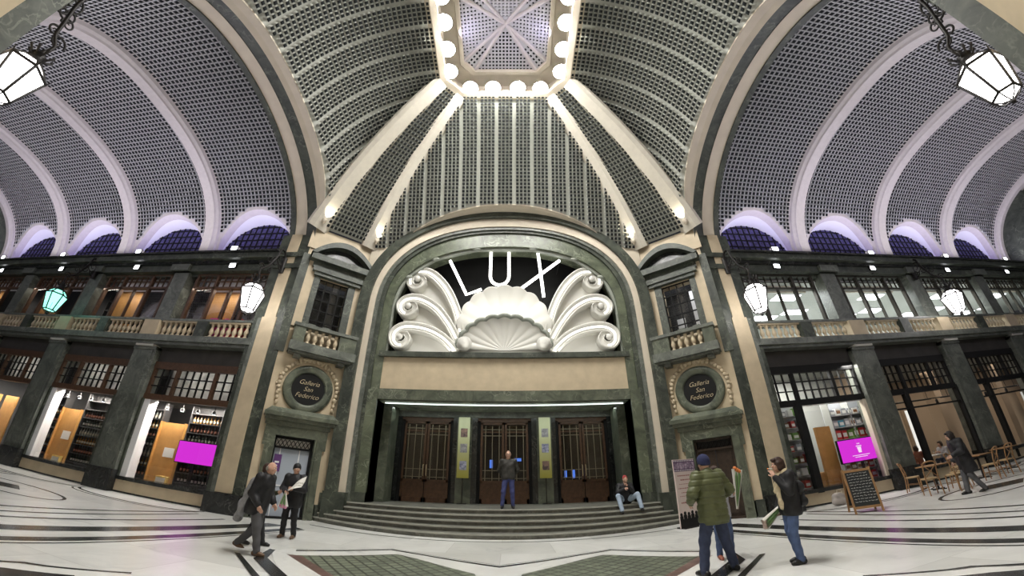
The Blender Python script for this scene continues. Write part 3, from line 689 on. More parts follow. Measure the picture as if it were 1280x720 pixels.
# ---------------------------------------------------------------- dome over the crossing
YC = 6.6; RA, RW, RZ = 2.85, 2.08, 17.0; BUL = .52
PI_, PO_ = (6.05, 13.05, 10.88), (8.02, 11.5, 10.93)
def rib_pt(kind, t):
    a = PI_ if kind == 'i' else PO_; b = (RW, YC + RA, RZ) if kind == 'i' else (RA, YC + RW, RZ)
    p = Vector(vl(a, b, t)); h = Vector((p.x, p.y - YC, 0)).normalized(); w = BUL * math.sin(PI * t)
    return p + h * (w * .7) + Vector((0, 0, w * .7))
def z_lux(x): return ZS + sup(x, 5.98, 4.72, 2.1) + .02
SYC, SHW, SZ, SH = 6.45, 5.12, 9.9, 3.6
def z_side(y): return SZ + sup(y - SYC, SHW, SH, 2.0)
def cell(name, C, D, hw, wlist, solidcols, tl, label, mats=('lattice', 'hole'), flip=False, step=.175, my=False, sx=1):
    nt = int(round(7.3 / step)); ts = np.linspace(0, 1, nt + 1); nw = len(wlist)
    tf = np.linspace(0, 1, 201); hws = np.array([hw(t) for t in tf])
    P = np.zeros((nw, nt + 1, 3)); cl = np.zeros((nw, nt + 1), bool)
    for i, w in enumerate(wlist):
        ok = np.where(hws >= abs(w) - 1e-6)[0]; hi = tf[ok.max()] if len(ok) else 0.; lo = min(tl(w), hi)
        for j, t in enumerate(ts):
            tt = min(max(t, lo), hi); cl[i, j] = (tt != t)
            P[i, j] = C(tt, w) if D is None else C(tt) + D(tt) * w
    if my: P[..., 1] = 2 * YC - P[..., 1]
    if sx < 0: P[..., 0] *= -1
    sol = np.zeros((nw - 1, nt), bool)
    for i in range(nw - 1):
        if i in solidcols: sol[i] = True
    sol |= cl[:-1, :-1] | cl[1:, :-1] | cl[1:, 1:] | cl[:-1, 1:]
    fl = flip ^ my ^ (sx < 0)
    return lattice(name, P, sol, .16, mats, label, flip=fl, margin=.17)
def striped(hw, pitch, nh, strip):
    """breakpoints symmetric about 0 with a strip every nh holes; returns list and solid column set"""
    w = [0.]; sol = set(); per = nh * pitch + strip; seq = []
    x = 0; half = [('h', pitch)] * (nh // 2) if nh % 2 == 0 else [('h', pitch / 2)] + [('h', pitch)] * (nh // 2)
    pos = [0.]; kinds = []
    while pos[-1] < hw + .3:
        for k in half: pos.append(pos[-1] + k[1]); kinds.append('h')
        pos.append(pos[-1] + strip); kinds.append('s'); half = [('h', pitch)] * nh
    if nh % 2: # centre column straddles 0
        right = pos[1:]; kr = kinds[1:]; allp = [-p for p in right[::-1]] + right; kk = kr[::-1] + ['h'] + kr
    else: allp = [-p for p in pos[:0:-1]] + pos; kk = kinds[::-1] + kinds
    return allp, {i for i, k in enumerate(kk) if k == 's'}
def build_dome():
    tf = np.linspace(0, 1, 401)
    # cell over the main front (and its mirror behind the camera)
    Ci = lambda t: Vector((0, rib_pt('i', t).y, rib_pt('i', t).z)); hwi = lambda t: rib_pt('i', t).x
    zi = np.array([Ci(t).z for t in tf])
    def tl_lux(x):
        z = z_lux(x); return 0. if z < zi[0] else float(np.interp(z, zi, tf))
    wl, sc = striped(6.1, .172, 4, .12)
    Do = lambda t: Vector((1, 0, 0))
    cell('ceiling_front', Ci, Do, hwi, wl, sc, tl_lux, 'grey perforated dome panel rising over the main arch', flip=False)
    cell('ceiling_rear', Ci, Do, hwi, wl, sc, tl_lux, 'grey perforated dome panel on the camera side', my=True, step=.24)
    # side cells
    Cs = lambda t: Vector((rib_pt('o', t).x, YC, rib_pt('o', t).z)); hws = lambda t: rib_pt('o', t).y - YC
    def Ps(t, w):   # straight ribs at the edges, fuller curve in the middle of the panel
        l = Cs(t); a = t * PI / 2; k = .95 * max(0, 1 - (w / 5.0) ** 2)
        return Vector((lerp(l.x, RA + 5.17 * math.cos(a), k), YC + w, lerp(l.z, 10.93 + (RZ - 10.93) * math.sin(a), k)))
    def tl_side(w):
        z = z_side(YC + w); zs = np.array([Ps(t, w).z for t in tf[::4]]); return 0. if z < zs[0] else float(np.interp(z, zs, tf[::4]))
    wl2, sc2 = striped(5.1, .175, 5, .12)
    Dy = lambda t: Vector((0, 1, 0))
    for s in (-1, 1):
        cell('ceiling_%s' % ('left' if s < 0 else 'right'), Ps, None, hws, wl2, sc2, tl_side, 'grey perforated dome panel over the %s side arch' % ('left' if s < 0 else 'right'), flip=True, sx=s)
    # corner cells
    Cc = lambda t: (rib_pt('i', t) + rib_pt('o', t)) / 2
    def Dc(t): d = rib_pt('i', t) - rib_pt('o', t); d.z = 0; return d.normalized()
    hwc = lambda t: (rib_pt('i', t) - rib_pt('o', t)).length / 2
    wl3 = [(i - 8) * .165 for i in range(17)]
    for s in (-1, 1):
        for my in (False, True):
            cell('ceiling_corner_%s%s' % ('left' if s < 0 else 'right', '_rear' if my else ''), Cc, Dc, hwc, wl3, set(), lambda w: .015, 'narrow perforated dome strip between the two ribs of the %s %s corner' % ('left' if s < 0 else 'right', 'near' if my else 'far'), flip=True, my=my, sx=s)
    # ribs with their foot lamps
    for s in (-1, 1):
        for my in (False, True):
            for kind in 'io':
                rows = []
                for i in range(25):
                    t = i / 24; p = rib_pt(kind, t); q = rib_pt(kind, min(t + .01, 1)) - rib_pt(kind, max(t - .01, 0)); q.normalize()
                    c = Vector((0, YC, 4)) - p; nn = (c - q * c.dot(q)).normalized(); side = q.cross(nn).normalized()
                    o = rib_pt('o' if kind == 'i' else 'i', t) - p
                    if side.dot(o) < 0: side = -side
                    w = lerp(.48, .36, t)
                    r = [p + side * w - nn * .15, p + side * w + nn * .12, p + side * w * .6 + nn * .24, p - side * w * .6 + nn * .24, p - side * w + nn * .12, p - side * w - nn * .15]
                    if my: r = [Vector((a.x, 2 * YC - a.y, a.z)) for a in r]
                    rows.append(r)
                mb = MB(sx=s); mb.loft(rows, 0, False)
                mb.build('ceiling_rib', ['rib'], label='cream dome rib %s the %s %s corner' % ('on the front side of' if kind == 'i' else 'on the arm side of', 'left' if s < 0 else 'right', 'near' if my else 'far'), cat='rib', kind='structure')
                p = rib_pt(kind, .0); y = 2 * YC - p.y if my else p.y; sy = -1 if my else 1
                # lamp lies at the foot and shines up along the rib
                inw = Vector((-s * p.x, YC - y, 0)).normalized()
                lp = Vector((s * p.x, y, p.z + .12)) + inw * .42
                if not my:
                    mb = MB(); mb.lathe([(.02, 0), (.07, .01), (.09, .06), (.1, .2), (.085, .2), (.075, .07), (.02, .065)], 14, 0); mb.lathe([(.07, .075), (.01, .085)], 12, 1); mb.box(-.02, .02, -.1, .0, -.03, .03, 0)
                    o = mb.build('rib_lamp', ['creamlight', 'spotl'], label='small lamp at the rib foot %s the %s corner' % ('on the front side of' if kind == 'i' else 'on the arm side of', 'left' if s < 0 else 'right'), cat='lamp'); o.location = lp
                    tp = rib_pt(kind, .5); tp = Vector((s * tp.x, tp.y, tp.z))
                    dr = (tp - lp).normalized(); o.rotation_euler = dr.to_track_quat('Z', 'Y').to_euler()
                    spot_light('rib uplight', lp + dr * .25 + inw * .03, rib_pt(kind, .3) if s > 0 else Vector((-rib_pt(kind, .3).x, rib_pt(kind, .3).y, rib_pt(kind, .3).z)), 120, (1, .9, .68), 95, .06)
    # cream band between arch and dome
    mb = MB(); n = 72
    xs = [5.4 * math.cos(PI * i / n) for i in range(n + 1)]
    fr = [(x, 12.76, z_lux(x)) for x in xs]; mid = []; cut = []
    for x in xs:
        c = Ci(tl_lux(x)); cut.append((x, min(c.y, 13.0) - .03, max(z_lux(x), 10.6) + .0)); mid.append((x, lerp(12.76, cut[-1][1], .45), lerp(z_lux(x), cut[-1][2], .5) + .05))
    mb.loft([fr, mid, cut, [(a, b - .0, c + .3) for a, b, c in cut]], 0, False)
    mb2 = [[(a, 2 * YC - b, c) for a, b, c in r] for r in (fr, mid, cut)]; mb.loft(mb2, 0, False)
    mb.build('ceiling_front_band', ['creamlight'], label='cream band curving between the main arch and the dome', cat='arch', kind='structure')
    for s in (-1, 1):
        mb = MB(sx=s); ys = [SYC + 5.05 * math.cos(PI * i / n) for i in range(n + 1)]
        fr, mid, cut = [], [], []
        for y in ys:
            z = z_side(y); c = Ps(tl_side(y - YC), y - YC); fr.append((7.98, y, z)); cut.append((min(c.x, 8.1) - .03, y, max(z, 10.6))); mid.append((lerp(7.98, cut[-1][0], .4), y, lerp(z, cut[-1][2], .5) + .04))
        mb.loft([fr, mid, cut, [(a, b, c + .3) for a, b, c in cut]], 0, False)
        mb.build('ceiling_band_%s' % ('left' if s < 0 else 'right'), ['creamlight'], label='cream band curving between the %s side arch and the dome' % ('left' if s < 0 else 'right'), cat='arch', kind='structure')
    # lantern: ring, drum, roof
    def octo(a, w, z): return [(w, YC + a, z), (a, YC + w, z), (a, YC - w, z), (w, YC - a, z), (-w, YC - a, z), (-a, YC - w, z), (-a, YC + w, z), (-w, YC + a, z)]
    mb = MB(); mb.loft([octo(3.05, 2.2, RZ - .1), octo(2.85, 2.08, RZ - .18), octo(2.6, 1.9, RZ - .1), octo(2.55, 1.86, RZ + .35), octo(2.0, 1.5, RZ + .4), octo(1.95, 1.46, RZ + .3), octo(1.8, 1.34, RZ + .3), octo(1.8, 1.34, RZ + .55)], 0, False, True)
    mb.build('ceiling_lantern_ring', ['creamlight'], label='pale octagonal ring round the lantern at the top of the dome', cat='ceiling', kind='structure')
    ap = Vector((0, YC, RZ + 1.15)); oc = [Vector(p) for p in octo(1.85, 1.38, RZ + .5)]
    for i in range(8):
        a, b = oc[i], oc[(i + 1) % 8]; k = 12 if i % 2 else 12
        L = (b - a).length; nu = max(3, int(L / .15)); nv = 13
        P = np.zeros((nu + 1, nv + 1, 3)); sol = np.zeros((nu, nv), bool)
        m = (a + b) / 2; dr = (b - a).normalized()
        for u in range(nu + 1):
            w = (u / nu - .5) * L
            for v in range(nv + 1):
                t = v / nv; lim = L / 2 * (1 - t); ww = max(-lim, min(lim, w)); P[u, v] = Vector(vl(m, ap, t)) + dr * ww
                if abs(ww - w) > 1e-6:
                    for du in (-1, 0):
                        for dv in (-1, 0):
                            if 0 <= u + du < nu and 0 <= v + dv < nv: sol[u + du, v + dv] = True
        lattice('ceiling_lantern_panel', P, sol, .08, ('latlilac', 'hole'), 'perforated lilac lit lantern roof panel %d of eight' % (i + 1), flip=True, margin=.22)
    mb = MB()
    for p in oc: mb.tube([p, ap], .085, 6)
    mb.build('ceiling_lantern_ribs', ['riblilac'], label='eight thin ribs meeting at the top of the lantern', cat='rib', kind='structure')
    # floodlights round the ring
    spots = []
    for sx_, sy_ in ((0, 1), (1, 0), (-1, 0), (0, -1)):
        for q in (-.9, -.32, .32, .9):
            spots.append((q * 1.75, YC + sy_ * 2.42) if sx_ == 0 else (sx_ * 2.42, YC + q * 1.75))
    mesh = None
    for i, (x, y) in enumerate(spots):
        e = empty('floodlight', (x, y, RZ + .02), label='bright round floodlight hanging inside the lantern ring', cat='floodlight', group='floodlights round the dome lantern')
        if mesh is None:
            mb = MB(); mb.lathe([(.02, .22), (.12, .2), (.28, .08), (.36, -.03), (.35, -.05)], 16); mb.box(-.03, .03, -.02, .02, .2, .34); mesh = mb.mesh('housing', ['iron']); mb = MB(); mb.ball((0, 0, -.05), (.34, .34, .08), 0, 16); lens = mb.mesh('lens', ['flood'])  # lens made oversize to stand for the glare round each lamp
        link('housing', mesh, e); link('lens', lens, e)
build_dome()

# ---------------------------------------------------------------- side arches at the mouths of the arms
def build_side_arch(s):
    side = 'left' if s < 0 else 'right'; n = 56
    def prof(X, dr=0): return [(X, SYC + (SHW + dr) * math.cos(PI * i / n), SZ + (SH + dr) * math.sin(PI * i / n)) for i in range(n + 1)]
    mb = MB(sx=s)
    mb.loft([prof(7.98), prof(8.42, .02)], 0, True); mb.loft([prof(8.42, .05), prof(8.98, .05)], 1, True); mb.loft([prof(8.98, .0), prof(9.22, 0)], 0, True)
    mb.loft([prof(9.22, 0), prof(9.22, 1.6)], 0, False)
    for X in (8.42, 8.98): mb.loft([prof(X, 0), prof(X, .06)], 0, False)
    mb.build('trim_%d' % (7 if s < 0 else 8), ['gdark', 'creamlight'], label='green edged cream arch opening into the %s arm' % side, cat='arch', kind='structure')
    for near in (0, 1):
        mb = MB(sx=s); Y0, Y1 = (11.5, 12.6) if not near else (.2, 1.3)
        f = Y0 if not near else Y1
        mb.box(8.06, 9.5, Y0, Y1, 0, 10.6, 0)
        sg = -1 if not near else 1
        def fb(x0, x1, d, z0, z1, m): mb.box(x0, x1, *sorted((f, f + sg * d)), z0, z1, m)
        fb(8.5, 9.14, .035, .62, 6.75, 1); fb(8.56, 9.05, .035, 6.75, 8.9, 1); fb(8.56, 9.05, .035, 9.12, 9.45, 1); fb(8.56, 9.05, .035, 9.65, 10.6, 1)
        fb(8.06, 9.42, .10, 8.9, 9.1, 0); fb(8.06, 9.42, .10, 9.45, 9.65, 0)
        fb(8.1, 9.42, .16, 0, .6, 3); fb(9.14, 9.3, .05, .6, 6.7, 2)
        mb.build('pilaster', ['gdark', 'cream', 'ggrey', 'black'], label='cream and green pier at the %s mouth of the %s arm' % ('near' if near else 'far', side), cat='pilaster', kind='structure')
for s in (-1, 1): build_side_arch(s)

# ---------------------------------------------------------------- vaults of the arms
VY, VHW, VZ, VH, VN = 6.95, 5.72, 10.0, 4.5, 2.3
def vault_pt(t, dr=0):
    c, sn = math.cos(PI * (1 - t)), math.sin(PI * (1 - t))
    return (VY - (VHW - dr) * math.copysign(abs(c) ** (2 / VN), c) * -1, VZ + (VH - dr) * abs(sn) ** (2 / VN))
BAYS = [(9.22, 14.35), (14.35, 19.9), (19.9, 25.45), (25.45, 31.0)]
def build_vault(s):
    side = 'left' if s < 0 else 'right'
    ts = np.linspace(0, 1, 1201); pts = np.array([vault_pt(t) for t in ts]); L = np.concatenate([[0], np.cumsum(np.hypot(*np.diff(pts, axis=0).T))])
    nv = int(L[-1] / .2); tv = np.interp(np.linspace(0, L[-1], nv + 1), L, ts)
    # t=0 is the near side, t=1 the far side
    for b, (x0, x1) in enumerate(BAYS):
        xm, hw = (x0 + x1) / 2, (x1 - x0) / 2 - .33
        if b == 0: xm += .1
        nu = int(round((x1 - x0) / .205)); xs = np.linspace(x0, x1, nu + 1)
        def lun(x): return 10.0 + 2.55 * math.sqrt(max(0, 1 - ((x - xm) / hw) ** 2)) if abs(x - xm) < hw else 9.0
        P = np.zeros((nu + 1, nv + 1, 3)); cl = np.zeros((nu + 1, nv + 1), bool)
        half = ts > .5
        for i, x in enumerate(xs):
            zl = lun(x)
            if zl > 10.01:
                k = np.where((pts[:, 1] >= zl))[0]; lo, hi = ts[k.min()], ts[k.max()]
            else: lo, hi = 0., 1.
            for j, t in enumerate(tv):
                tt = min(max(t, lo), hi); cl[i, j] = tt != t; y, z = vault_pt(tt); P[i, j] = (s * x, y, z)
        sol = cl[:-1, :-1] | cl[1:, :-1] | cl[1:, 1:] | cl[:-1, 1:]
        lattice('ceiling_vault_%s' % side, P, sol, .14, ('latlilac', 'hole'), 'perforated barrel vault of the %s arm, bay %s' % (side, ('next to the dome arch', 'second from the dome arch', 'third from the dome arch', 'farthest from the dome')[b]), flip=(s > 0), margin=.165)
        # lunettes: lilac soffit, white inner soffit, dark blue back
        for far in (1, 0):
            mb = MB(sx=s); k = 28; o_, e1, e2, mo = [], [], [], []
            for i in range(k + 1):
                x = xm - hw * math.cos(PI * i / k); z = 10.0 + 2.55 * math.sin(PI * i / k)
                q = min(1, max(0, (z - VZ) / VH)); dy = VHW * (1 - q ** VN) ** (1 / VN); yv = VY + dy if far else VY - dy
                sg = 1 if far else -1
                mo.append((xm - (hw + .16) * math.cos(PI * i / k), yv - sg * .12, 10.0 + 2.72 * math.sin(PI * i / k))); o_.append((x, yv - sg * .06, z)); e1.append((x, yv + sg * .32, z - .04)); zz = 10.0 + 2.45 * math.sin(PI * i / k); e2.append((x, (13.05 if far else .85), zz))
            mb.loft([mo, o_], 0, False); mb.loft([o_, e1], 0, True); mb.loft([e1, e2], 1, True)
            mb.build('ceiling_lunette_%s' % side, ['riblilac', 'whitep'], label='white lunette arch on the %s side of the %s arm, %s' % ('far' if far else 'near', side, ('next to the dome arch', 'second from the dome arch', 'third from the dome arch', 'farthest from the dome')[b]), cat='lunette', kind='structure')
            mb = MB(sx=s); yb = 13.0 if far else .9
            nn = 20; g = np.zeros((nn + 1, 11, 3))
            mb.box(x0, x1, *sorted((yb, yb + (.05 if far else -.05))), 9.4, 12.9, 0)
            for i in range(16): xx = x0 + (x1 - x0) * i / 16; mb.box(xx, xx + .05, *sorted((yb, yb - (.04 if far else -.04))), 9.4, 12.7, 1)
            for i in range(8): mb.box(x0, x1, *sorted((yb, yb - (.04 if far else -.04))), 9.6 + .38 * i, 9.65 + .38 * i, 1)
            mb.build('window_lunette_%s' % side, ['blueback', 'blackp'], label='dark blue lunette glazing on the %s side of the %s arm, %s' % ('far' if far else 'near', side, ('next to the dome arch', 'second from the dome arch', 'third from the dome arch', 'farthest from the dome')[b]), cat='window', kind='structure')
    for b, (x, w) in enumerate([(14.35, .52), (19.9, .52), (25.45, .52), (31.0, .6)]):
        mb = MB(sx=s); rows = []
        prof = [(-w, -.02), (-w, .10), (-w * .8, .14), (-w * .76, .28), (-w * .55, .36), (-w * .5, .44), (w * .5, .44), (w * .55, .36), (w * .76, .28), (w * .8, .14), (w, .10), (w, -.02)]
        for i in range(61):
            t = i / 60; p = Vector(vault_pt(t)); q = Vector(vault_pt(min(1, t + .004))) - Vector(vault_pt(max(0, t - .004))); q.normalize(); nn = Vector((q.y, -q.x))
            if nn.dot(Vector((VY, 9)) - p) < 0: nn = -nn
            rows.append([(x + a, p.x + nn.x * d, p.y + nn.y * d) for a, d in prof])
        mb.loft(rows, 0, False)
        mb.build('ceiling_rib_arm', ['riblilac'], label='moulded rib across the %s arm vault, %s' % (side, ('nearest the dome', 'second from the dome', 'third from the dome', 'at the far end')[b]), cat='rib', kind='structure')
for s in (-1, 1): build_vault(s)
# ---------------------------------------------------------------- arm facades
ORD = ['next to the dome arch', 'second from the dome arch', 'third from the dome arch', 'fourth from the dome arch']
CLEAR = [(9.42, 13.89), (15.11, 19.44), (20.66, 24.99), (26.21, 30.54)]
PILX = [14.5, 20.05, 25.6]
def build_facade(s):
    side = 'left' if s < 0 else 'right'
    wallm = MB(sx=s)
    wallm.box(9.3, 31.2, 11.95, 12.3, 4.85, 5.62, 0)                      # dark band above the shops
    wallm.box(9.3, 31.2, 12.05, 12.3, 8.9, 9.2, 1)
    wallm.box(31.0, 31.6, 9.5, 13, 0, 16, 1); wallm.box(31.0, 31.6, .2, 3, 0, 16, 1)
    wallm.build('wall_%s' % side, ['band', 'gdark'], label='dark band over the shop windows of the %s arm' % side, cat='wall', kind='structure')
    mb = MB(sx=s)   # ledge carrying the balustrade, its rail, and the cornice
    mb.box(9.3, 31, 11.45, 12.2, 5.62, 5.86, 0); mb.box(9.3, 31, 11.55, 12.2, 5.5, 5.62, 0); mb.box(9.3, 31, 11.55, 11.85, 6.52, 6.62, 0)
    mb.build('ledge_%s' % side, ['ggrey'], label='long grey green marble ledge and rail above the shops of the %s arm' % side, cat='ledge', kind='structure')
    mb = MB(sx=s)
    mb.box(9.3, 31, 11.75, 12.4, 9.0, 9.3, 0); mb.box(9.3, 31, 11.6, 12.5, 9.3, 9.42, 1); mb.box(9.3, 31, 11.38, 13.5, 9.42, 9.72, 0); mb.box(9.3, 31, 11.25, 12.7, 9.66, 9.74, 1)
    mb.build('cornice_%s' % side, ['gdark', 'black'], label='dark green cornice under the lunettes of the %s arm' % side, cat='cornice', kind='structure')
    for k, x in enumerate(PILX):
        mb = MB(sx=s)
        mb.box(x - .62, x + .62, 11.72, 12.35, .74, 5.42, 0); mb.box(x - .66, x + .66, 11.62, 12.35, 0, .74, 1); mb.box(x - .45, x + .45, 11.7, 11.73, .9, 5.3, 0)
        mb.box(x - .48, x + .48, 11.58, 12.3, 5.42, 5.54, 2); mb.box(x - .62, x + .62, 11.66, 12.3, 5.3, 5.42, 0)
        mb.box(x - .42, x + .42, 11.86, 12.35, 5.86, 9.0, 0); mb.box(x - .52, x + .52, 11.62, 12.3, 9.0, 9.42, 0)
        mb.build('pilaster', ['ggrey', 'black', 'white'], label='grey green marble pilaster of the %s arm, %s' % (side, ('nearest the dome', 'second from the dome', 'third from the dome')[k]), cat='pilaster', kind='structure')
    # balustrades: two panels per bay
    for b in range(4):
        x0 = CLEAR[b][0] + .22; off = 5.55 * b
        for q, (a, c) in enumerate(((9.65 + off, 11.58 + off), (12.12 + off, 14.02 + off))):
            if b: a, c = a + (.0), c
            nbal = 7; e = empty('balustrade', (s * (a + c) / 2, 11.68, 5.86), label='cream balustrade on the %s arm ledge, bay %s, %s panel' % (side, ORD[b], ('inner', 'outer')[q]), cat='balustrade')
            mb = MB(sx=s); mb.box(a, c, 11.58, 11.78, 5.86, 5.92); mb.box(a, c, 11.58, 11.78, 6.46, 6.52); A(mb, 'rail', ['cream'], e)
            for i in range(nbal):
                x = lerp(a + .14, c - .14, i / (nbal - 1)); o = link('baluster', BAL, None, (s * x, 11.68, 5.92)); adopt(o, e)
        mb = MB(sx=s); mb.box(11.58 + off, 12.12 + off, 11.5, 11.86, 5.86, 6.52, 0)
        mb.build('pedestal', ['gdark'], label='dark green block between balustrade panels, %s arm, bay %s' % (side, ORD[b]), cat='pedestal', kind='structure')
        mb = MB(sx=s); mb.box(14.1 + off, 14.95 + off, 11.5, 11.86, 5.86, 6.52, 1); 
        mb.build('pedestal', ['cream', 'cream'], label='cream block at the end of the balustrade, %s arm, bay %s' % (side, ORD[b]), cat='pedestal', kind='structure')
    # windows
    for b in range(4):
        x0, x1 = CLEAR[b]; dark = (s > 0); off = x0 - CLEAR[0][0]
        if b == 0: x0 += .05
        wn = 3 + b + (0 if s < 0 else 4)
        e = empty('window_%d' % wn, (s * (x0 + x1) / 2, 12.0, .0), label='shop window of the %s arm, %s' % (side, ORD[b]), cat='window', kind='structure')
        mb = MB(sx=s); mb.box(x0, x1, 11.88, 12.3, .06, .43, 0); mb.box(x0, x1, 11.82, 12.35, .43, .55, 1); mb.box(x0, x1, 11.9, 12.3, 0, .08, 1); A(mb, 'sill', ['cream', 'black'], e)
        fm = 'wood' if s < 0 else 'blackp'
        mb = MB(sx=s); z0, z1 = 3.5, 4.86
        mb.box(x0, x1, 11.9, 12.06, 3.38, 3.6, 0); mb.box(x0, x1, 11.9, 12.06, 4.6, 4.88, 0)
        w = x1 - x0; m1, m2 = x0 + w * .29, x0 + w * .71
        for x in (x0 + .06, m1, m2, x1 - .06): mb.box(x - .07, x + .07, 11.92, 12.05, 3.6, 4.6, 0)
        for (a, c, n) in ((x0 + .13, m1 - .07, 3), (m1 + .07, m2 - .07, 5), (m2 + .07, x1 - .13, 3)):
            for i in range(1, n): x = lerp(a, c, i / n); mb.box(x - .018, x + .018, 11.95, 12.02, 3.6, 4.6, 1)
            for z in (3.93, 4.27): mb.box(a, c, 11.95, 12.02, z - .018, z + .018, 1)
        A(mb, 'transom', [fm, 'blackp'], e)
        mb = MB(sx=s); mb.add([(x0, 12.0, 3.6), (x1, 12.0, 3.6), (x1, 12.0, 4.6), (x0, 12.0, 4.6)], [(0, 1, 2, 3)]); A(mb, 'transom_pane', ['glass' if s < 0 else 'glassd'], e)
        mb = MB(sx=s)
        if s < 0:
            mb.box(x1 - .12, x1, 11.85, 12.05, .55, 3.4, 1); mb.box(x1 - .42, x1 - .12, 11.92, 12.3, .55, 3.4, 0); mb.box(x0, x0 + .3, 11.85, 12.05, .55, 3.4, 1)
            A(mb, 'frame', ['whitep', 'gdark'], e)
        else:
            if b == 0:
                mb.box(10.48, 10.74, 11.86, 12.06, .4, 3.5, 1); mb.box(13.72, 13.92, 11.9, 12.1, .5, 3.45, 0); mb.box(x0, 9.72, 11.88, 12.05, .4, 3.5, 1); mb.box(10.78, 13.72, 11.95, 12.1, 3.36, 3.42, 2)
                A(mb, 'frame', ['creamlight', 'blackp', 'whitep'], e)
            else:
                mb.box(x0, x0 + .12, 11.86, 12.06, .55, 3.5, 0); mb.box(x0 + .95, x0 + 1.15, 11.86, 12.06, .1, 3.5, 0); mb.box(x1 - .12, x1, 11.86, 12.06, .1, 3.5, 0)
                mb.box(x0, x1, 11.9, 12.0, 2.78, 2.84, 0)
                A(mb, 'frame', ['blackp'], e)
        mb = MB(sx=s); mb.add([(x0, 11.98, .55), (x1, 11.98, .55), (x1, 11.98, 3.4), (x0, 11.98, 3.4)], [(0, 1, 2, 3)]); A(mb, 'pane', ['glass'], e)
        if s < 0: mb = MB(sx=s); mb.box(x0, x1, 12.9, 12.95, 3.55, 4.86, 0); A(mb, 'added_backing', [plain('lit bulkhead %d' % b, (.5, .5, .47), .7, noise=.6, nscale=1.6)], e); area_light('transom fill', (s * (x0 + x1) / 2, 12.2, 4.8), (s * (x0 + x1) / 2, 12.9, 4.0), w * .8, 12, (1, .96, .9), .1)  # mottled pale board and its lamp, added so the transom panes look lit
        # upper window
        u0, u1 = (9.6, 13.62) if b == 0 else (x0 + .1, x1 - .2)
        e2 = empty('window_%d' % (wn + 8), (s * (u0 + u1) / 2, 12.1, 6.62), label='upper window of the %s arm, %s' % (side, ORD[b]), cat='window', kind='structure')
        mb = MB(sx=s)
        mb.box(u0, u1, 12.02, 12.18, 8.26, 8.36, 0); mb.box(u0, u1, 12.02, 12.18, 8.93, 9.05, 0); mb.box(u0, u1, 12.0, 12.2, 6.55, 6.66, 0)
        w2 = u1 - u0; q1, q2 = u0 + w2 * .28, u0 + w2 * .73
        for x in (u0, q1, q2, u1): mb.box(x - .06, x + .06, 12.02, 12.18, 6.6, 9.0, 0)
        mb.box((q1 + q2) / 2 - .03, (q1 + q2) / 2 + .03, 12.04, 12.16, 6.6, 8.3, 0)
        for (a, c, n) in ((u0 + .06, q1 - .06, 3), (q1 + .06, q2 - .06, 5), (q2 + .06, u1 - .06, 3)):
            for i in range(1, n): x = lerp(a, c, i / n); mb.box(x - .016, x + .016, 12.06, 12.12, 8.36, 8.93, 0)
            mb.box(a, c, 12.06, 12.12, 8.63, 8.66, 0)
        A(mb, 'frame', ['wood' if s < 0 else 'bronze'], e2)
        mb = MB(sx=s); mb.add([(u0, 12.09, 6.6), (u1, 12.09, 6.6), (u1, 12.09, 9.0), (u0, 12.09, 9.0)], [(0, 1, 2, 3)]); A(mb, 'pane', ['glass'], e2)
        zt = 8.75
        mb = MB(sx=s); mb.box(u0, u1, 12.6, 12.64, 8.42, 9.05, 0); A(mb, 'added_backing', ['whitep' if s < 0 else 'creamlight'], e2)  # pale board added behind the upper transom to make its panes bright
        area_light('bulkhead light', (s * (u0 + u1) / 2, 12.25, 8.95), (s * (u0 + u1) / 2, 12.6, 8.7), w2 * .9, 9 if s < 0 else 4, (1, .97, .93), .06)  # added lamp that only brightens this board
        if s > 0:
            for q, (lx, ly) in enumerate(((13.4, 13.65), (15.2, 15.3), (13.75, 16.0))):
                xm = lx + 5.55 * b; mb = MB(); mb.box(-.7, .7, -.28, .28, -.02, .0, 0); mb.box(-.74, .74, -.32, .32, .0, .04, 1); 
                mb.build('ceiling_light', ['panel', 'whitep'], loc=(xm, ly, zt - .04), label='ceiling light behind the right upper window %s, %s' % (ORD[b], ('nearest the glass', 'deeper inside', 'at the outer side')[q]), cat='light')
            area_light('office light', ((u0 + u1) / 2 + 1.2, 14.4, 8.65), ((u0 + u1) / 2, 14.4, 0), 3, 340, (.95, .98, 1), 2)
        else:
            for q, (a, c) in enumerate(((11.7, 12.3), (12.42, 13.2))):
                a2, c2 = a + 5.75 * b, c + 5.75 * b
                mb = MB(sx=s); mb.box(a2, c2, 12.75, 12.82, 6.05, 8.6, 0); mb.box(a2 - .04, a2, 12.72, 12.84, 6.05, 8.6, 1); mb.box(c2, c2 + .04, 12.72, 12.84, 6.05, 8.6, 1)
                mb.build('room_divider', ['orange', 'wood'], label='orange panel behind the left upper window %s, %s one' % (ORD[b], ('inner', 'outer')[q]), cat='panel')
            mb = MB(sx=s)
            for i in range(5): mb.box(u1 - .1, u1 + .9, 13.1, 13.4, 6.1 + .5 * i, 6.15 + .5 * i, 0)
            mb.box(u1 - .15, u1 - .1, 13.1, 13.4, 6, 8.6, 0); mb.box(u1 + .9, u1 + .95, 13.1, 13.4, 6, 8.6, 0)
            mb.build('shelf_unit', ['bronze'], label='dark shelf unit behind the left upper window %s' % ORD[b], cat='shelf')
            area_light('upper room light', (s * ((u0 + u1) / 2 + .6), 12.3, 8.3), (s * ((u0 + u1) / 2 + .7), 13.0, 6.3), 3.2, 34, (1, .93, .82), .3)
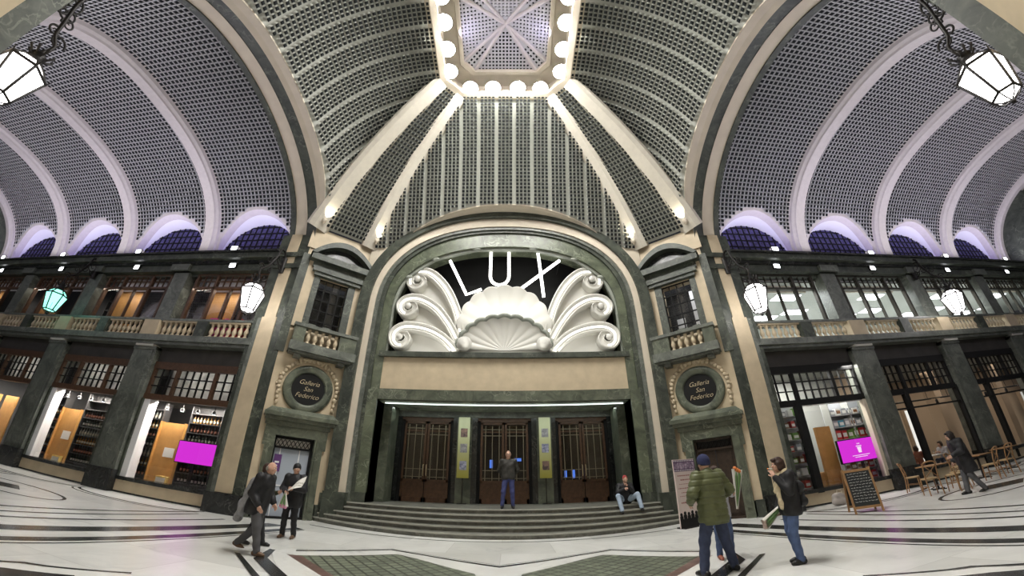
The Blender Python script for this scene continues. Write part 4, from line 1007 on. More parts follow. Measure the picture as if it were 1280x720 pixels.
            if b == 0:
                for q, (x, w3) in enumerate(((12.2, .3), (11.55, .14), (10.9, .25))):
                    mb = MB(sx=s); mb.box(x - w3, x + w3, 12.3, 12.6, 6.0, 6.95, 0); mb.box(x - w3 * .6, x + w3 * .6, 12.33, 12.57, 6.95, 7.02, 0)
                    mb.build('display_box', [plain('pink card %d' % q, ((.75, .1, .4), (.8, .2, .45), (.7, .07, .08))[q])], label='%s display box in the upper left window next to the dome arch' % ('wide pink', 'narrow pink', 'red')[q], cat='box')
        # cornice spotlight of each window; the lower one stands for its light patch
        for q, (z, y) in enumerate(((9.9, 11.42), (9.2, 11.72))):
            x = (u0 + u1) / 2 + .05
            mb = MB(); mb.box(-.17, .17, -.06, .1, -.1, .1, 1); mb.box(-.02, .02, .05, .12, -.22, -.05, 1); mb.add([(-.15, -.065, -.085), (.15, -.065, -.085), (.15, -.065, .085), (-.15, -.065, .085)], [(0, 1, 2, 3)], 0)
            mb.box(-.2, .2, -.08, -.06, .09, .11, 1)
            mb.build('spotlight', ['spotl', 'iron'], loc=(s * x, y, z), rz=0, label='bright spotlight %s the cornice, %s arm, bay %s' % (('on top of', 'standing for a light patch below')[q], side, ORD[b]), cat='spotlight')
    # rooms behind the shop fronts and behind the upper windows
    def slab(part, where, mat, *b):
        mb = MB(sx=s); mb.box(*b); mb.build('%s_%s' % (part, where.split()[0] + '_' + side), [mat], label='%s of the %s behind the %s arm windows' % (part.replace('_', ' '), where, side), cat=part.split('_')[0], kind='structure')
    if s < 0:
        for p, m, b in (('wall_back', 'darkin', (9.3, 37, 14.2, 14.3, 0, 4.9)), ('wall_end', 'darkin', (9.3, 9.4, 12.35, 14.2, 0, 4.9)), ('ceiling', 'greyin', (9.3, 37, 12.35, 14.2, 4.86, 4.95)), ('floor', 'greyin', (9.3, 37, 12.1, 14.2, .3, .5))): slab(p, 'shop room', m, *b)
        for b, (x0, x1) in enumerate(CLEAR): area_light('shop light', (s * ((x0 + x1) / 2 + .7), 12.35, 3.35), (s * ((x0 + x1) / 2 + .8), 13.6, 0), 3.6, 230, (1, .95, .88), .15)
    else:
        for p, m, b in (('wall_back', 'greyin', (9.3, 15.1, 14.2, 14.3, 0, 4.9)), ('wall_end', 'greyin', (9.3, 9.4, 12.3, 14.2, 0, 4.9)), ('ceiling', 'greyin', (9.3, 15.1, 12.35, 14.2, 4.86, 4.95)), ('floor', 'greyin', (9.3, 15.1, 12.1, 14.2, .3, .5))): slab(p, 'shop room', m, *b)
        for p, m, b in (('wall_back', 'warmin', (15.2, 37, 17, 17.1, 0, 4.9)), ('wall_end', 'warmin', (15.1, 15.2, 12.35, 17, 0, 4.9)), ('ceiling', 'greyin', (15.2, 37, 12.35, 17, 4.86, 4.95)), ('floor', 'greyin', (15.2, 37, 12.1, 17, .02, .1))): slab(p, 'café room', m, *b)
        area_light('shop light', (12.2, 12.7, 4.75), (12.4, 13.1, 0), 3.6, 330, (1, .97, .92), .5)
        for x in (18.5, 24, 30): area_light('café light', (x, 14.2, 4.8), (x, 14.4, 0), 4, 120, (1, .9, .78), 2)
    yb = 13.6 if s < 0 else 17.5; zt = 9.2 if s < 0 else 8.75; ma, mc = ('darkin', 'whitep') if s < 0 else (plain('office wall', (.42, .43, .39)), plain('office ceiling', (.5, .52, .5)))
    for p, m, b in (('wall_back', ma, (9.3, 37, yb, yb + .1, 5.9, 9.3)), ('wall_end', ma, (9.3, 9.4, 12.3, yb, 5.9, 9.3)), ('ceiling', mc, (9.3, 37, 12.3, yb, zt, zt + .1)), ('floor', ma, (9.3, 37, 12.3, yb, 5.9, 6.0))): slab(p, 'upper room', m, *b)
    # near side wall of the arm: simple shop front above which the near cornice runs
    mb = MB(sx=s)
    mb.box(9.3, 31, .0, .5, 0, 9.3, 0)
    mb.box(9.3, 31, .3, 1.35, 9.25, 9.75, 1); mb.box(9.3, 31, .3, 1.55, 9.4, 9.7, 1); mb.box(9.3, 31, .3, .9, 9.1, 9.25, 2); mb.box(9.3, 31, -.3, .4, 9.7, 9.8, 1)
    for x in PILX: mb.box(x - .6, x + .6, .4, .8, 0, 9.2, 3)
    for k, (a, c) in enumerate(CLEAR):
        mb.box(a + .2, c - .2, .49, .52, .6, 4.7, 4); mb.box(a + .2, c - .2, .49, .52, 6.6, 8.9, 4); mb.box(a, c, .45, .8, 5.5, 5.9, 3)
    mb.build('wall_near_%s' % side, ['cream', 'gdark', 'creamlight', 'ggrey', 'darkin'], label='near side wall and cornice of the %s arm' % side, cat='wall', kind='structure')
for s in (-1, 1): build_facade(s)

# ---------------------------------------------------------------- walls behind the camera
def build_rear():
    mb = MB()
    for s in (-1, 1):
        m = [(s * 8.05, .9), (s * 6.0, -.7)]
        mb.add([(m[0][0], m[0][1], 0), (m[1][0], m[1][1], 0), (m[1][0], m[1][1], 11), (m[0][0], m[0][1], 11)], [(0, 1, 2, 3)], 0)
        mb.add([(s * 6.0, -.7, 0), (s * 6.0, -12, 0), (s * 6.0, -12, 10), (s * 6.0, -.7, 11)], [(0, 1, 2, 3)], 0)
        mb.add([(s * 8.05, .9, 0), (s * 9.5, .2, 0), (s * 9.5, .2, 11), (s * 8.05, .9, 11)], [(0, 1, 2, 3)], 0)
    mb.box(-6, 6, -12.1, -12, 0, 10)
    n = 24; mb.loft([[(6 * math.cos(PI * i / n), y, 8 + 4.7 * math.sin(PI * i / n)) for i in range(n + 1)] for y in (-.7, -12)], 0, True)
    mb.build('wall_near', ['cream'], label='cream walls of the entrance arm behind the viewer', cat='wall', kind='structure')
build_rear()

# ---------------------------------------------------------------- wall lanterns
def lantern(loc, wallpt, glassmat, label):
    e = empty('wall_lantern', loc, label=label, cat='lantern')
    r1, r0, h = .43, .25, .8; n = 6
    def ring(r, z, k=n): return [(r * math.cos(2 * PI * i / k), r * math.sin(2 * PI * i / k), z) for i in range(k)]
    mb = MB(); mb.loft([ring(r0, -.45), ring(r1, .28), ring(r1 * .55, .5), ring(.02, .52)], 0, False, True); mb.add(ring(r0, -.45), [list(range(n))]); mb.build('glass', [glassmat], e)
    mb = MB()
    a, b, c = ring(r0 + .01, -.45), ring(r1 + .01, .28), ring(r1 * .56, .51)
    for i in range(n):
        j = (i + 1) % n
        mb.tube([a[i], b[i], c[i]], .028, 5); mb.tube([a[i], a[j]], .026, 5); mb.tube([b[i], b[j]], .032, 5); mb.tube([c[i], c[j]], .026, 5)
        m = vl(a[i], a[j], .5); m2 = vl(b[i], b[j], .5); mb.tube([vl(m, m2, .0), vl(m, m2, .4)], .008, 4)
        mb.tube([b[i], (b[i][0] * 1.12, b[i][1] * 1.12, .4)], [.02, .006], 5)
        mb.tube([a[i], (a[i][0] * .6, a[i][1] * .6, -.55), (0, 0, -.6)], .014, 5)
    mb.ball((0, 0, -.63), .05, 0, 8); mb.build('frame', ['iron'], e)
    mb = MB(); mb.lathe([(.24, .5), (.22, .56), (.15, .6), (.12, .7), (.15, .76), (.06, .8), (.05, .92)], 12)
    for i in range(8): t = 2 * PI * i / 8; mb.tube([(.15 * math.cos(t), .15 * math.sin(t), .72), (.25 * math.cos(t), .25 * math.sin(t), .84), (.22 * math.cos(t), .22 * math.sin(t), .9)], [.02, .03, .012], 5)
    mb.build('crown', ['iron'], e)
    # wrought iron scroll from the wall down to the lantern, in the vertical plane of the arm
    w = Vector(wallpt) - Vector(loc); hz = Vector((w.x, w.y, 0)); d = hz.length; u = hz.normalized(); H = w.z
    def P(x, z): return (u.x * x, u.y * x, z)
    mb = MB()
    main = [P(0, .9), P(-.05, 1.15), P(.1, 1.35), P(d * .3, 1.6), P(d * .55, H + .15), P(d * .62, H + .5), P(d * .85, H + .55), P(d, H + .25), P(d, H - .2)]
    mb.tube(spline(main, 6), [.035 + .02 * i / 48 for i in range(49)], 7)
    def spiral(cx, cz, r, t0, turns, k=26, thick=.026): mb.tube([P(cx + r * (1 - .85 * i / k) * math.cos(t0 + turns * 2 * PI * i / k), cz + r * (1 - .85 * i / k) * math.sin(t0 + turns * 2 * PI * i / k)) for i in range(k + 1)], [thick * (1 - .5 * i / k) for i in range(k + 1)], 6)
    spiral(d * .78, H + .12, .3, PI / 2, 1.6); spiral(d * .45, H - .12, .2, 0, -1.5); spiral(d * .2, 1.75, .15, -.5, 1.4); spiral(-.02, 1.28, .17, PI, -1.4); spiral(d * .35, 1.42, .12, 1.5, -1.3); spiral(d * .9, H - .1, .2, PI, 1.5)
    mb.lathe([(.1, -.35), (.12, 0), (.1, .35)], 8, 0, (u.x * d, u.y * d, H))
    mb.build('bracket', ['iron'], e)
    return e
LANT = [((-8.95, 10.35, 6.95), (-8.95, 11.45, 9.0), 'lamp', 'white wall lantern on the pier between the left corner door and the left shops', 130, (1, .95, .92)),
        ((8.95, 10.35, 6.95), (8.95, 11.45, 9.0), 'lamp', 'white wall lantern on the pier between the right corner door and the right shops', 130, (1, .95, .92)),
        ((-19.9, 10.6, 6.85), (-20.05, 11.72, 9.0), 'lampgreen', 'green glowing wall lantern on the second pilaster of the left arm', 60, (.3, 1, .6)),
        ((19.9, 10.6, 6.85), (20.05, 11.72, 9.0), 'lamp', 'white wall lantern on the second pilaster of the right arm', 90, (1, .95, .92)),
        ((-8.9, 1.85, 6.95), (-8.9, 1.32, 9.0), 'lamp', 'glaring white wall lantern high on the near left pier', 150, (.95, .95, 1)),
        ((8.9, 1.85, 6.95), (8.9, 1.32, 9.0), 'lamp', 'white wall lantern seen from below on the near right pier', 130, (.97, .93, 1))]
for loc, wp, gm, lb, pw, cl in LANT:
    lantern(loc, wp, M[gm], lb)

# ---------------------------------------------------------------- shop contents
def build_shops():
    # left bays: bottle shelves, orange wooden panel, screen
    bm = MB(); bm.lathe([(.036, 0), (.038, .02), (.038, .17), (.03, .2), (.013, .235), (.013, .3), (.016, .3), (.016, .315)], 8); bm.lathe([(.0385, .06), (.0392, .062), (.0392, .14), (.0385, .142)], 8, 1)
    bmesh_ = [bm.mesh('bottle', [plain('bottle %d' % i, c, .15), plain('bottle label %d' % i, ((.6, .57, .5), (.5, .2, .12), (.65, .6, .45), (.45, .4, .3))[i], .6)]) for i, c in enumerate(((.02, .03, .02), (.05, .02, .015), (.25, .12, .03), (.3, .3, .26)))]
    rowname = ['bottom', 'second', 'third', 'fourth', 'fifth', 'sixth', 'seventh', 'top']
    for b in (0, 1):
        off = 5.8 * b; nm = ('nearest the dome arch', 'second from the dome arch')[b]
        for q, (a, c, y) in enumerate(((10.5 + off, 11.93 + off, 12.75), (13.36 + off, 14.4 + off, 12.75))):
            mb = MB(sx=-1); zs = [.62, .98, 1.34, 1.70, 2.06, 2.42, 2.78, 3.14]
            for z in zs: mb.box(a, c, y - .15, y + .2, z - .03, z)
            mb.box(a - .04, a, y - .15, y + .2, .5, 3.4); mb.box(c, c + .04, y - .15, y + .2, .5, 3.4); mb.box(a, c, y + .2, y + .22, .5, 3.4)
            mb.build('bottle_shelf', ['darkin'], label='bottle shelf, left window %s, %s the orange panel' % (nm, ('dome side of', 'outer side of')[q]), cat='shelf')
            for r, z in enumerate(zs[:7]):
                n = (9, 6)[q]
                if b == 1 and r > 5: continue
                for i in range(n):
                    x = lerp(a + .08, c - .08, i / (n - 1)); k = (r + q) % 4
                    link('bottle', bmesh_[k], None, (-x, y - .02, z + .001), label='bottle, %s shelf, %s orange panel, left window %s' % (rowname[r], ('dome side of', 'outer side of')[q], nm), cat='bottle', group='bottles, left window %s, side %d, %s shelf' % (nm, q + 1, rowname[r]))
        mb = MB(sx=-1); mb.box(12.05 + off, 13.2 + off, 12.6, 12.66, .51, 2.68, 0); mb.box(12.0 + off, 12.05 + off, 12.5, 12.7, .51, 2.7, 1); mb.box(13.2 + off, 13.25 + off, 12.5, 12.7, .51, 2.7, 1)
        mb.build('orange_panel', ['orange', 'orange'], label='orange wooden panel in the left arm shop window %s' % nm, cat='panel')
        for q in range(5):
            x = 10.7 + off + .75 * q; mb = MB(); mb.lathe([(.05, .12), (.07, .1), (.09, .0)], 12); mb.lathe([(.085, .002), (.005, -.004)], 12, 1); mb.tube([(0, 0, .1), (0, 0, .35)], .012, 6)
            mb.build('shop_spotlight', ['iron', 'spotl'], loc=(-x, 12.35, 3.12), label='shop spotlight, left window %s, %s from the dome' % (nm, ('first', 'second', 'third', 'fourth', 'fifth')[q]), cat='spotlight')
        mb = MB(sx=-1); mb.box(12.25 + off, 12.75 + off, 12.585, 12.595, 1.42, 1.76, 0)
        mb.build('notice', ['paper'], label='white paper notice on the orange panel, left window %s' % nm, cat='notice')
        mb = MB(sx=-1); mb.box(12.1 + off, 12.6 + off, 12.4, 12.55, .505, .75, 0); mb.box(12.14 + off, 12.56 + off, 12.39, 12.4, .55, .7, 1)
        mb.build('display_box', [plain('yellow card %d' % b, (.7, .5, .15)), 'paper'], label='yellow box below the orange panel, left window %s' % nm, cat='box')
    def screen(s, x0, x1, z0, z1, y, label, logo):
        e = empty('display_screen', (s * (x0 + x1) / 2, y, (z0 + z1) / 2), label=label, cat='screen'); w, h = (x1 - x0) / 2, (z1 - z0) / 2
        mb = MB(); mb.box(-w - .03, w + .03, .0, .08, -h - .03, h + .03); mb.box(-.06, .06, .02, .06, -h - .7, -h); mb.build('housing', ['blackp'], e)
        mb = MB(); mb.add([(-w, -.005, -h), (w, -.005, -h), (w, -.005, h), (-w, -.005, h)], [(0, 1, 2, 3)]); mb.build('panel', ['magenta'], e)
        if logo:
            mb = MB(); mb.prism([(-.1, -.008, .1), (.1, -.008, .1), (.07, -.008, -.1), (-.07, -.008, -.1)], (0, .002, 0)); mb.prism([(-.14, -.008, .12), (.14, -.008, .12), (.14, -.008, .15), (-.14, -.008, .15)], (0, .002, 0))
            for i, ww in ((0, .42), (1, .3)): mb.box(-ww, ww, -.008, -.006, -.2 - .06 * i, -.18 - .06 * i)
            for i in range(3): mb.box(-.06 + .05 * i, -.03 + .05 * i, -.008, -.006, .2, .24)
            mb.build('cup_mark', ['screenlogo'], e)
    screen(-1, 10.05, 11.7, 1.34, 2.06, 12.16, 'glowing magenta screen in the left arm shop window', False)
    screen(1, 12.12, 14.0, 1.2, 1.98, 12.16, 'glowing magenta screen with white cup mark in the right arm shop window', True)
    area_light('magenta glow', (-10.7, 12.1, 1.7), (-10.7, 9, 1.2), .8, 2, (1, .2, 1), .5); area_light('magenta glow', (12.8, 12.1, 1.6), (12.8, 9, 1.2), .8, 2.5, (1, .2, 1), .5)
    mb = MB(sx=-1)
    for k, x in enumerate((21.2, 22.6, 24)): mb.box(x, x + 1, 12.6, 12.66, .5, 2.8, 0)
    mb.build('orange_panel', ['orange'], label='row of orange panels in the third left arm shop window', cat='panel')
    # right bay one: counter panel, shelves and goods
    mb = MB(); mb.box(11.6, 12.3, 12.5, 12.6, .51, 2.6, 0); mb.box(11.4, 12.3, 12.6, 12.95, .51, 1.0, 0); mb.build('orange_panel', ['orange'], label='orange wooden panel in the right arm shop window', cat='panel')
    e = empty('goods_shelf', (12.7, 12.7, .5), label='shelf unit of packaged goods around the magenta screen in the right arm window', cat='shelf')
    mb = MB()
    for z in (.55, .92, 2.05, 2.5, 2.95): mb.box(12.5, 14.6, 12.48, 12.85, z - .03, z)
    for x in (12.48, 13.5, 14.6): mb.box(x, x + .03, 12.48, 12.85, .5, 3.6)
    A(mb, 'shelves', ['greyin'], e)
    mb = MB(); mb.box(12.48, 14.63, 12.85, 12.87, .5, 3.6); A(mb, 'back', ['grey'], e)
    cols = {'red': (.5, .03, .03), 'green': (.12, .25, .04), 'white': (.75, .75, .72), 'brown': (.2, .09, .04), 'grey': (.3, .32, .34), 'blue': (.08, .3, .4)}
    pm = {k: plain('package ' + k, v, .4) for k, v in cols.items()}
    lay = [(.55, ['white', 'brown', 'white', 'grey', 'red', 'white', 'brown'], .3), (.92, ['white', 'brown', 'white', 'white', 'red', 'white', 'brown'], .25), (2.05, ['red', 'red', 'green', 'green', 'red', 'red', 'grey'], .36), (2.5, ['grey', 'blue', 'grey', 'white', 'grey', 'white', 'grey'], .3), (2.95, ['grey', 'white', 'grey', 'grey', 'white', 'grey', 'white'], .26)]
    for r, (z, cs, h) in enumerate(lay):
        for i, cc in enumerate(cs):
            x = 12.56 + .29 * i; mb = MB(); hh = h * (.85 + .15 * ((i * 7 + r * 3) % 4) / 3)
            mb.box(0, .23, 0, .16, 0, hh); mb.box(.02, .21, -.004, 0, hh * .25, hh * .7, 1)
            mb.build('package', [pm[cc], pm['white' if cc != 'white' else 'brown']], loc=(x, 12.52, z + .001), label='%s package, %s shelf around the right screen, %s from the orange panel' % (cc, rowname[r], ('first', 'second', 'third', 'fourth', 'fifth', 'sixth', 'seventh')[i]), cat='package')
    e = empty('goods_shelf', (10.1, 12.6, .5), label='narrow shelf of dark goods in the small side window beside the right arm pier', cat='shelf')
    mb = MB()
    for i in range(7): mb.box(10.15, 11.2, 12.4, 12.8, .55 + .42 * i, .58 + .42 * i, 0)
    mb.box(10.15, 11.2, 12.8, 12.82, .5, 3.6, 1); A(mb, 'shelves', ['greyin', 'grey'], e)
    for i in range(7):
        for j in range(3):
            mb = MB(); w = .09 + .02 * ((i + j) % 3); mb.box(-w, w, -.1, .1, 0, .2 + .05 * ((i * 3 + j) % 3)); mb.box(-w * .8, w * .8, -.105, -.1, .05, .15, 1)
            mb.build('package', [pm[('brown', 'red', 'grey', 'white', 'green')[(i * 2 + j) % 5]], pm['white']], loc=(10.34 + .32 * j, 12.58, .581 + .42 * i), label='small package, %s shelf of the narrow right window, %s from the pier' % (rowname[i], ('first', 'second', 'third')[j]), cat='package')
    # café interior
    for b in (1, 2, 3):
        x0 = CLEAR[b][0]
        mb = MB(); mb.box(x0 + 7.0, x0 + 7.6, 14.8, 15.4, .1, 4.85, 0); mb.box(x0 + 6.05, x0 + 6.85, 16.2, 16.3, .1, 3.15, 1); mb.box(x0 + 5.95, x0 + 6.05, 16.1, 16.3, .1, 3.25, 0)
        mb.build('pillar', ['warmin', emit('lit doorway %d' % b, (.95, .93, .85), 1.1 if b == 1 else .6)], label='café pillar and lit doorway in the bay %s' % ORD[b], cat='pillar', kind='structure')
        mb = MB()
        for z, y in ((3.2, 13.0), (3.3, 14.0)): mb.tube([(x0 + .6, y, z), (x0 + 5.4, y, z)], .025, 6)
        for x in (x0 + .8, x0 + 2.6, x0 + 5.2): mb.tube([(x, 13.0, 3.2), (x, 13.0, 4.86)], .012, 6); mb.tube([(x, 14.0, 3.3), (x, 14.0, 4.86)], .012, 6)
        tr = mb.build('track_rail', ['iron'], label='black lighting rail in the café bay %s' % ORD[b], cat='rail')
        for i, x in enumerate((x0 + 2.5, x0 + 4.3)):
            mb = MB(); mb.lathe([(.05, .0), (.06, .05), (.06, .22), (.03, .25)], 10); mb.lathe([(.05, -.002), (.005, -.004)], 10, 1); mb.tube([(0, 0, .25), (0, 0, .3)], .012, 6)
            mb.build('track_spot', ['iron', 'spotl'], loc=(x, 13.0, 2.89), label='café spotlight on the rail in the bay %s, %s one' % (ORD[b], ('inner', 'outer')[i]), cat='spotlight')
build_shops()
# ---------------------------------------------------------------- smooth bodies from blended round limbs (distance field -> surface net)
def surface_net(prims, res):
    """prims: (kind, data..., k); kind c = capsule p1 p2 r1 r2, e = ellipsoid centre radii matrix, cut = half space removed"""
    lo = np.array([1e9] * 3); hi = -lo
    for p in prims:
        if p[0] == 'c':
            for q, r in ((p[1], p[3]), (p[2], p[4])): lo = np.minimum(lo, np.array(q) - r); hi = np.maximum(hi, np.array(q) + r)
        elif p[0] == 'e': r = max(p[2]); lo = np.minimum(lo, np.array(p[1]) - r); hi = np.maximum(hi, np.array(p[1]) + r)
    lo -= 3 * res; hi += 3 * res; n = np.ceil((hi - lo) / res).astype(int) + 1
    ax = [lo[i] + res * np.arange(n[i]) for i in range(3)]
    F = np.full(n, .5, np.float32)
    for p in prims:
        if p[0] in 'ce':
            k = p[-1]
            if p[0] == 'c': r = max(p[3], p[4]); a = np.minimum(p[1], p[2]) - r; b = np.maximum(p[1], p[2]) + r
            else: r = max(p[2]); a = np.array(p[1]) - r; b = np.array(p[1]) + r
            pad = k + 2.5 * res
            i0 = np.maximum(((a - pad - lo) / res).astype(int), 0); i1 = np.minimum(((b + pad - lo) / res).astype(int) + 2, n)
            X, Y, Z = np.meshgrid(*[ax[j][i0[j]:i1[j]] for j in range(3)], indexing='ij')
            if p[0] == 'c':
                A_ = np.array(p[1]); BA = np.array(p[2]) - A_; L = max(BA @ BA, 1e-9)
                t = np.clip(((X - A_[0]) * BA[0] + (Y - A_[1]) * BA[1] + (Z - A_[2]) * BA[2]) / L, 0, 1)
                d = np.sqrt((X - A_[0] - t * BA[0]) ** 2 + (Y - A_[1] - t * BA[1]) ** 2 + (Z - A_[2] - t * BA[2]) ** 2) - (p[3] + (p[4] - p[3]) * t)
            else:
                c, rr, R3 = np.array(p[1]), np.array(p[2]), p[3]
                q = np.stack([X - c[0], Y - c[1], Z - c[2]], -1)
                if R3 is not None: q = q @ np.array(R3)
                k0 = np.sqrt(((q / rr) ** 2).sum(-1)); k1 = np.sqrt(((q / rr ** 2) ** 2).sum(-1)); d = k0 * (k0 - 1) / np.maximum(k1, 1e-6)
            sl = tuple(slice(i0[j], i1[j]) for j in range(3)); c = F[sl]
            h = np.maximum(k - np.abs(c - d), 0) / max(k, 1e-6); F[sl] = np.minimum(c, d) - h * h * k * .25
        elif p[0] == 'cut':   # remove where (x - point).normal > 0
            pt, nr = np.array(p[1]), np.array(p[2]); X, Y, Z = np.meshgrid(*ax, indexing='ij')
            F = np.maximum(F, ((X - pt[0]) * nr[0] + (Y - pt[1]) * nr[1] + (Z - pt[2]) * nr[2]).astype(np.float32))
        elif p[0] == 'ripple':  # quilting rings
            X, Y, Z = np.meshgrid(*ax, indexing='ij'); F = F + (p[1] * (1 - np.abs(np.sin(Z * p[2]))) ** 3).astype(np.float32)
        elif p[0] == 'fold':
            X, Y, Z = np.meshgrid(*ax, indexing='ij'); F = F + (p[1] * np.sin(Z * p[2] + X * 23 + 2 * np.sin(Y * 17)) ).astype(np.float32)
    S_ = F < 0; c8 = [S_[i:n[0] - 1 + i, j:n[1] - 1 + j, k:n[2] - 1 + k] for i in (0, 1) for j in (0, 1) for k in (0, 1)]
    cnt = sum(c.astype(np.int8) for c in c8); act = (cnt > 0) & (cnt < 8); idx = np.full(act.shape, -1, np.int64); w = np.argwhere(act); idx[act] = np.arange(len(w))
    acc = np.zeros((len(w), 3)); num = np.zeros(len(w)); i, j, k = w.T
    C = [(a, b, c) for a in (0, 1) for b in (0, 1) for c in (0, 1)]
    for a in range(8):
        for b in range(a + 1, 8):
            if sum(abs(x - y) for x, y in zip(C[a], C[b])) != 1: continue
            fa = F[i + C[a][0], j + C[a][1], k + C[a][2]]; fb = F[i + C[b][0], j + C[b][1], k + C[b][2]]; m = (fa < 0) != (fb < 0)
            t = np.where(m, fa / np.where(m, fa - fb, 1), 0); 
            for x in range(3): acc[:, x] += np.where(m, C[a][x] + t * (C[b][x] - C[a][x]), 0)
            num += m
    V = lo + (w + acc / np.maximum(num, 1)[:, None]) * res
    faces = []
    for d in range(3):
        u, v = (d + 1) % 3, (d + 2) % 3
        sl0 = [slice(None)] * 3; sl1 = [slice(None)] * 3; sl0[d] = slice(0, -1); sl1[d] = slice(1, None)
        cr = S_[tuple(sl0)] != S_[tuple(sl1)]; e = np.argwhere(cr); ok = (e[:, u] > 0) & (e[:, v] > 0) & (e[:, u] < n[u] - 1) & (e[:, v] < n[v] - 1); e = e[ok]
        def at(du, dv): q = e.copy(); q[:, u] -= du; q[:, v] -= dv; return idx[q[:, 0], q[:, 1], q[:, 2]]
        f = np.stack([at(0, 0), at(1, 0), at(1, 1), at(0, 1)], 1); fl = S_[e[:, 0], e[:, 1], e[:, 2]]; f[~fl] = f[~fl][:, ::-1]; faces.append(f)
    return V, np.concatenate(faces)
def net_obj(name, prims, res, mat, parent):
    V, Fc = surface_net(prims, res); me = bpy.data.meshes.new(name); me.from_pydata(V.tolist(), [], Fc.tolist()); me.materials.append(mat)
    me.polygons.foreach_set('use_smooth', [True] * len(Fc)); me.update(); o = bpy.data.objects.new(name, me); COL.objects.link(o); o.parent = parent; return o
SKIN = plain('skin', (.55, .33, .24), .55, noise=.06)
BASE = dict(pel=(0, 0, .95), ch=(0, .0, 1.28), nk=(0, .0, 1.47), hd=(0, .03, 1.63), shL=(-.19, 0, 1.42), shR=(.19, 0, 1.42), elL=(-.25, -.03, 1.14), elR=(.25, -.03, 1.14), wrL=(-.26, .06, .90), wrR=(.26, .06, .90),
            hipL=(-.09, 0, .92), hipR=(.09, 0, .92), knL=(-.11, .03, .50), knR=(.11, .03, .50), anL=(-.12, -.02, .08), anR=(.12, -.02, .08), look=(0, 1, 0), toeL=None, toeR=None)
def person(label, loc, rz, H, pose, top, legs, shoe, hair=None, hat=None, res=1., collar=True, puff=0, topmul=1., hem=.82, hairlen=0, glasses=False, legw=1., fingers=('relax', 'relax'), bald=False):
    J = dict(BASE); J.update(pose); k = H / 1.75; v = {a: (np.array(b, float) if b is not None and not isinstance(b, str) else b) for a, b in J.items()}
    e = empty('person', loc, rz, label=label, cat='person'); e.scale = (k, k, k)
    hd = v['hd']; lk = v['look'] / np.linalg.norm(v['look']); rt = np.cross(lk, (0, 0, 1.)); rt /= np.linalg.norm(rt); up = np.cross(rt, lk); Rm = np.stack([rt, lk, up], 1)   # columns: right, forward, up
    def h(x, y, z): return hd + rt * x + lk * y + up * z
    wv = lambda: (v['ch'] + v['pel']) / 2
    body = [('e', hd, (.075, .095, .118), Rm, .02), ('c', h(0, .035, -.07), h(0, .055, -.075), .05, .04, .03), ('c', h(0, .085, .005), h(0, .112, -.022), .011, .016, .012), ('e', h(0, .085, .03), (.05, .015, .012), Rm, .012),
            ('e', h(.078, -.005, -.005), (.012, .026, .036), Rm, .006), ('e', h(-.078, -.005, -.005), (.012, .026, .036), Rm, .006), ('e', h(0, .093, -.058), (.026, .012, .008), Rm, .006), ('e', h(.035, .07, -.02), (.025, .02, .02), Rm, .015), ('e', h(-.035, .07, -.02), (.025, .02, .02), Rm, .015),
            ('c', v['nk'], h(0, -.01, -.07), .056, .052, .03), ('c', v['nk'] - (0, 0, .04), v['ch'], .09, .11, .05), ('c', v['ch'], v['pel'], .11, .11, .05)]
    for S2 in 'LR':
        body += [('c', v['nk'] - (0, 0, .05), v['sh' + S2], .06, .05, .04), ('c', v['sh' + S2], v['el' + S2], .046, .036, .03), ('c', v['el' + S2], v['wr' + S2], .036, .026, .02),
                 ('c', v['hip' + S2], v['kn' + S2], .075, .052, .03), ('c', v['kn' + S2], v['an' + S2], .048, .036, .03)]
        # hand: palm, four fingers with a bend, thumb from the side of the palm
        w = v['wr' + S2]; fd = w - v['el' + S2]; fd = fd / np.linalg.norm(fd)
        hv = v.get('hand' + S2); fd = np.array(hv) / np.linalg.norm(hv) if hv is not None else fd
        ref = np.array(v.get('palm' + S2) if v.get('palm' + S2) is not None else ((1., 0, 0) if S2 == 'L' else (-1., 0, 0))); pn = ref - fd * (ref @ fd); pn /= np.linalg.norm(pn); sd = np.cross(fd, pn)
        if S2 == 'R': sd = -sd      # thumb side
        cu = {'relax': .35, 'grip': 1.25, 'flat': .1}[fingers[0 if S2 == 'L' else 1]]
        body += [('c', w, w + fd * .04, .026, .03, .015), ('c', w + fd * .045 + sd * .018, w + fd * .085 + sd * .02, .02, .019, .012), ('c', w + fd * .045 - sd * .018, w + fd * .08 - sd * .02, .02, .018, .012)]
        for i, (o_, ln) in enumerate(((.03, .042), (.010, .047), (-.010, .044), (-.029, .035))):
            b0 = w + fd * .09 + sd * o_; d1 = fd * math.cos(cu * .6) + pn * math.sin(cu * .6); b1 = b0 + d1 * ln; d2 = fd * math.cos(cu * 1.7) + pn * math.sin(cu * 1.7); b2 = b1 + d2 * ln * .85
            body += [('c', b0, b1, .0095, .009, .004), ('c', b1, b2, .009, .0075, .003)]
        t0 = w + fd * .03 + sd * .026; t1 = t0 + (fd * .6 + sd * .65 + pn * .35) * .045; t2 = t1 + (fd * .85 + sd * .15 + pn * .45) * .035; body += [('c', t0, t1, .014, .011, .008), ('c', t1, t2, .0105, .009, .003)]
    net_obj('body', body, .0085 * res, SKIN, e)
    m = topmul; jk = []
    ch, pl = v['ch'], v['pel']; xr = v['shR'] - v['shL']; xr = xr / np.linalg.norm(xr); hx = v['hipR'] - v['hipL']; hx = hx / np.linalg.norm(hx)
    up_ = (ch - pl) / np.linalg.norm(ch - pl); hemp = pl + up_ * (hem - .95)
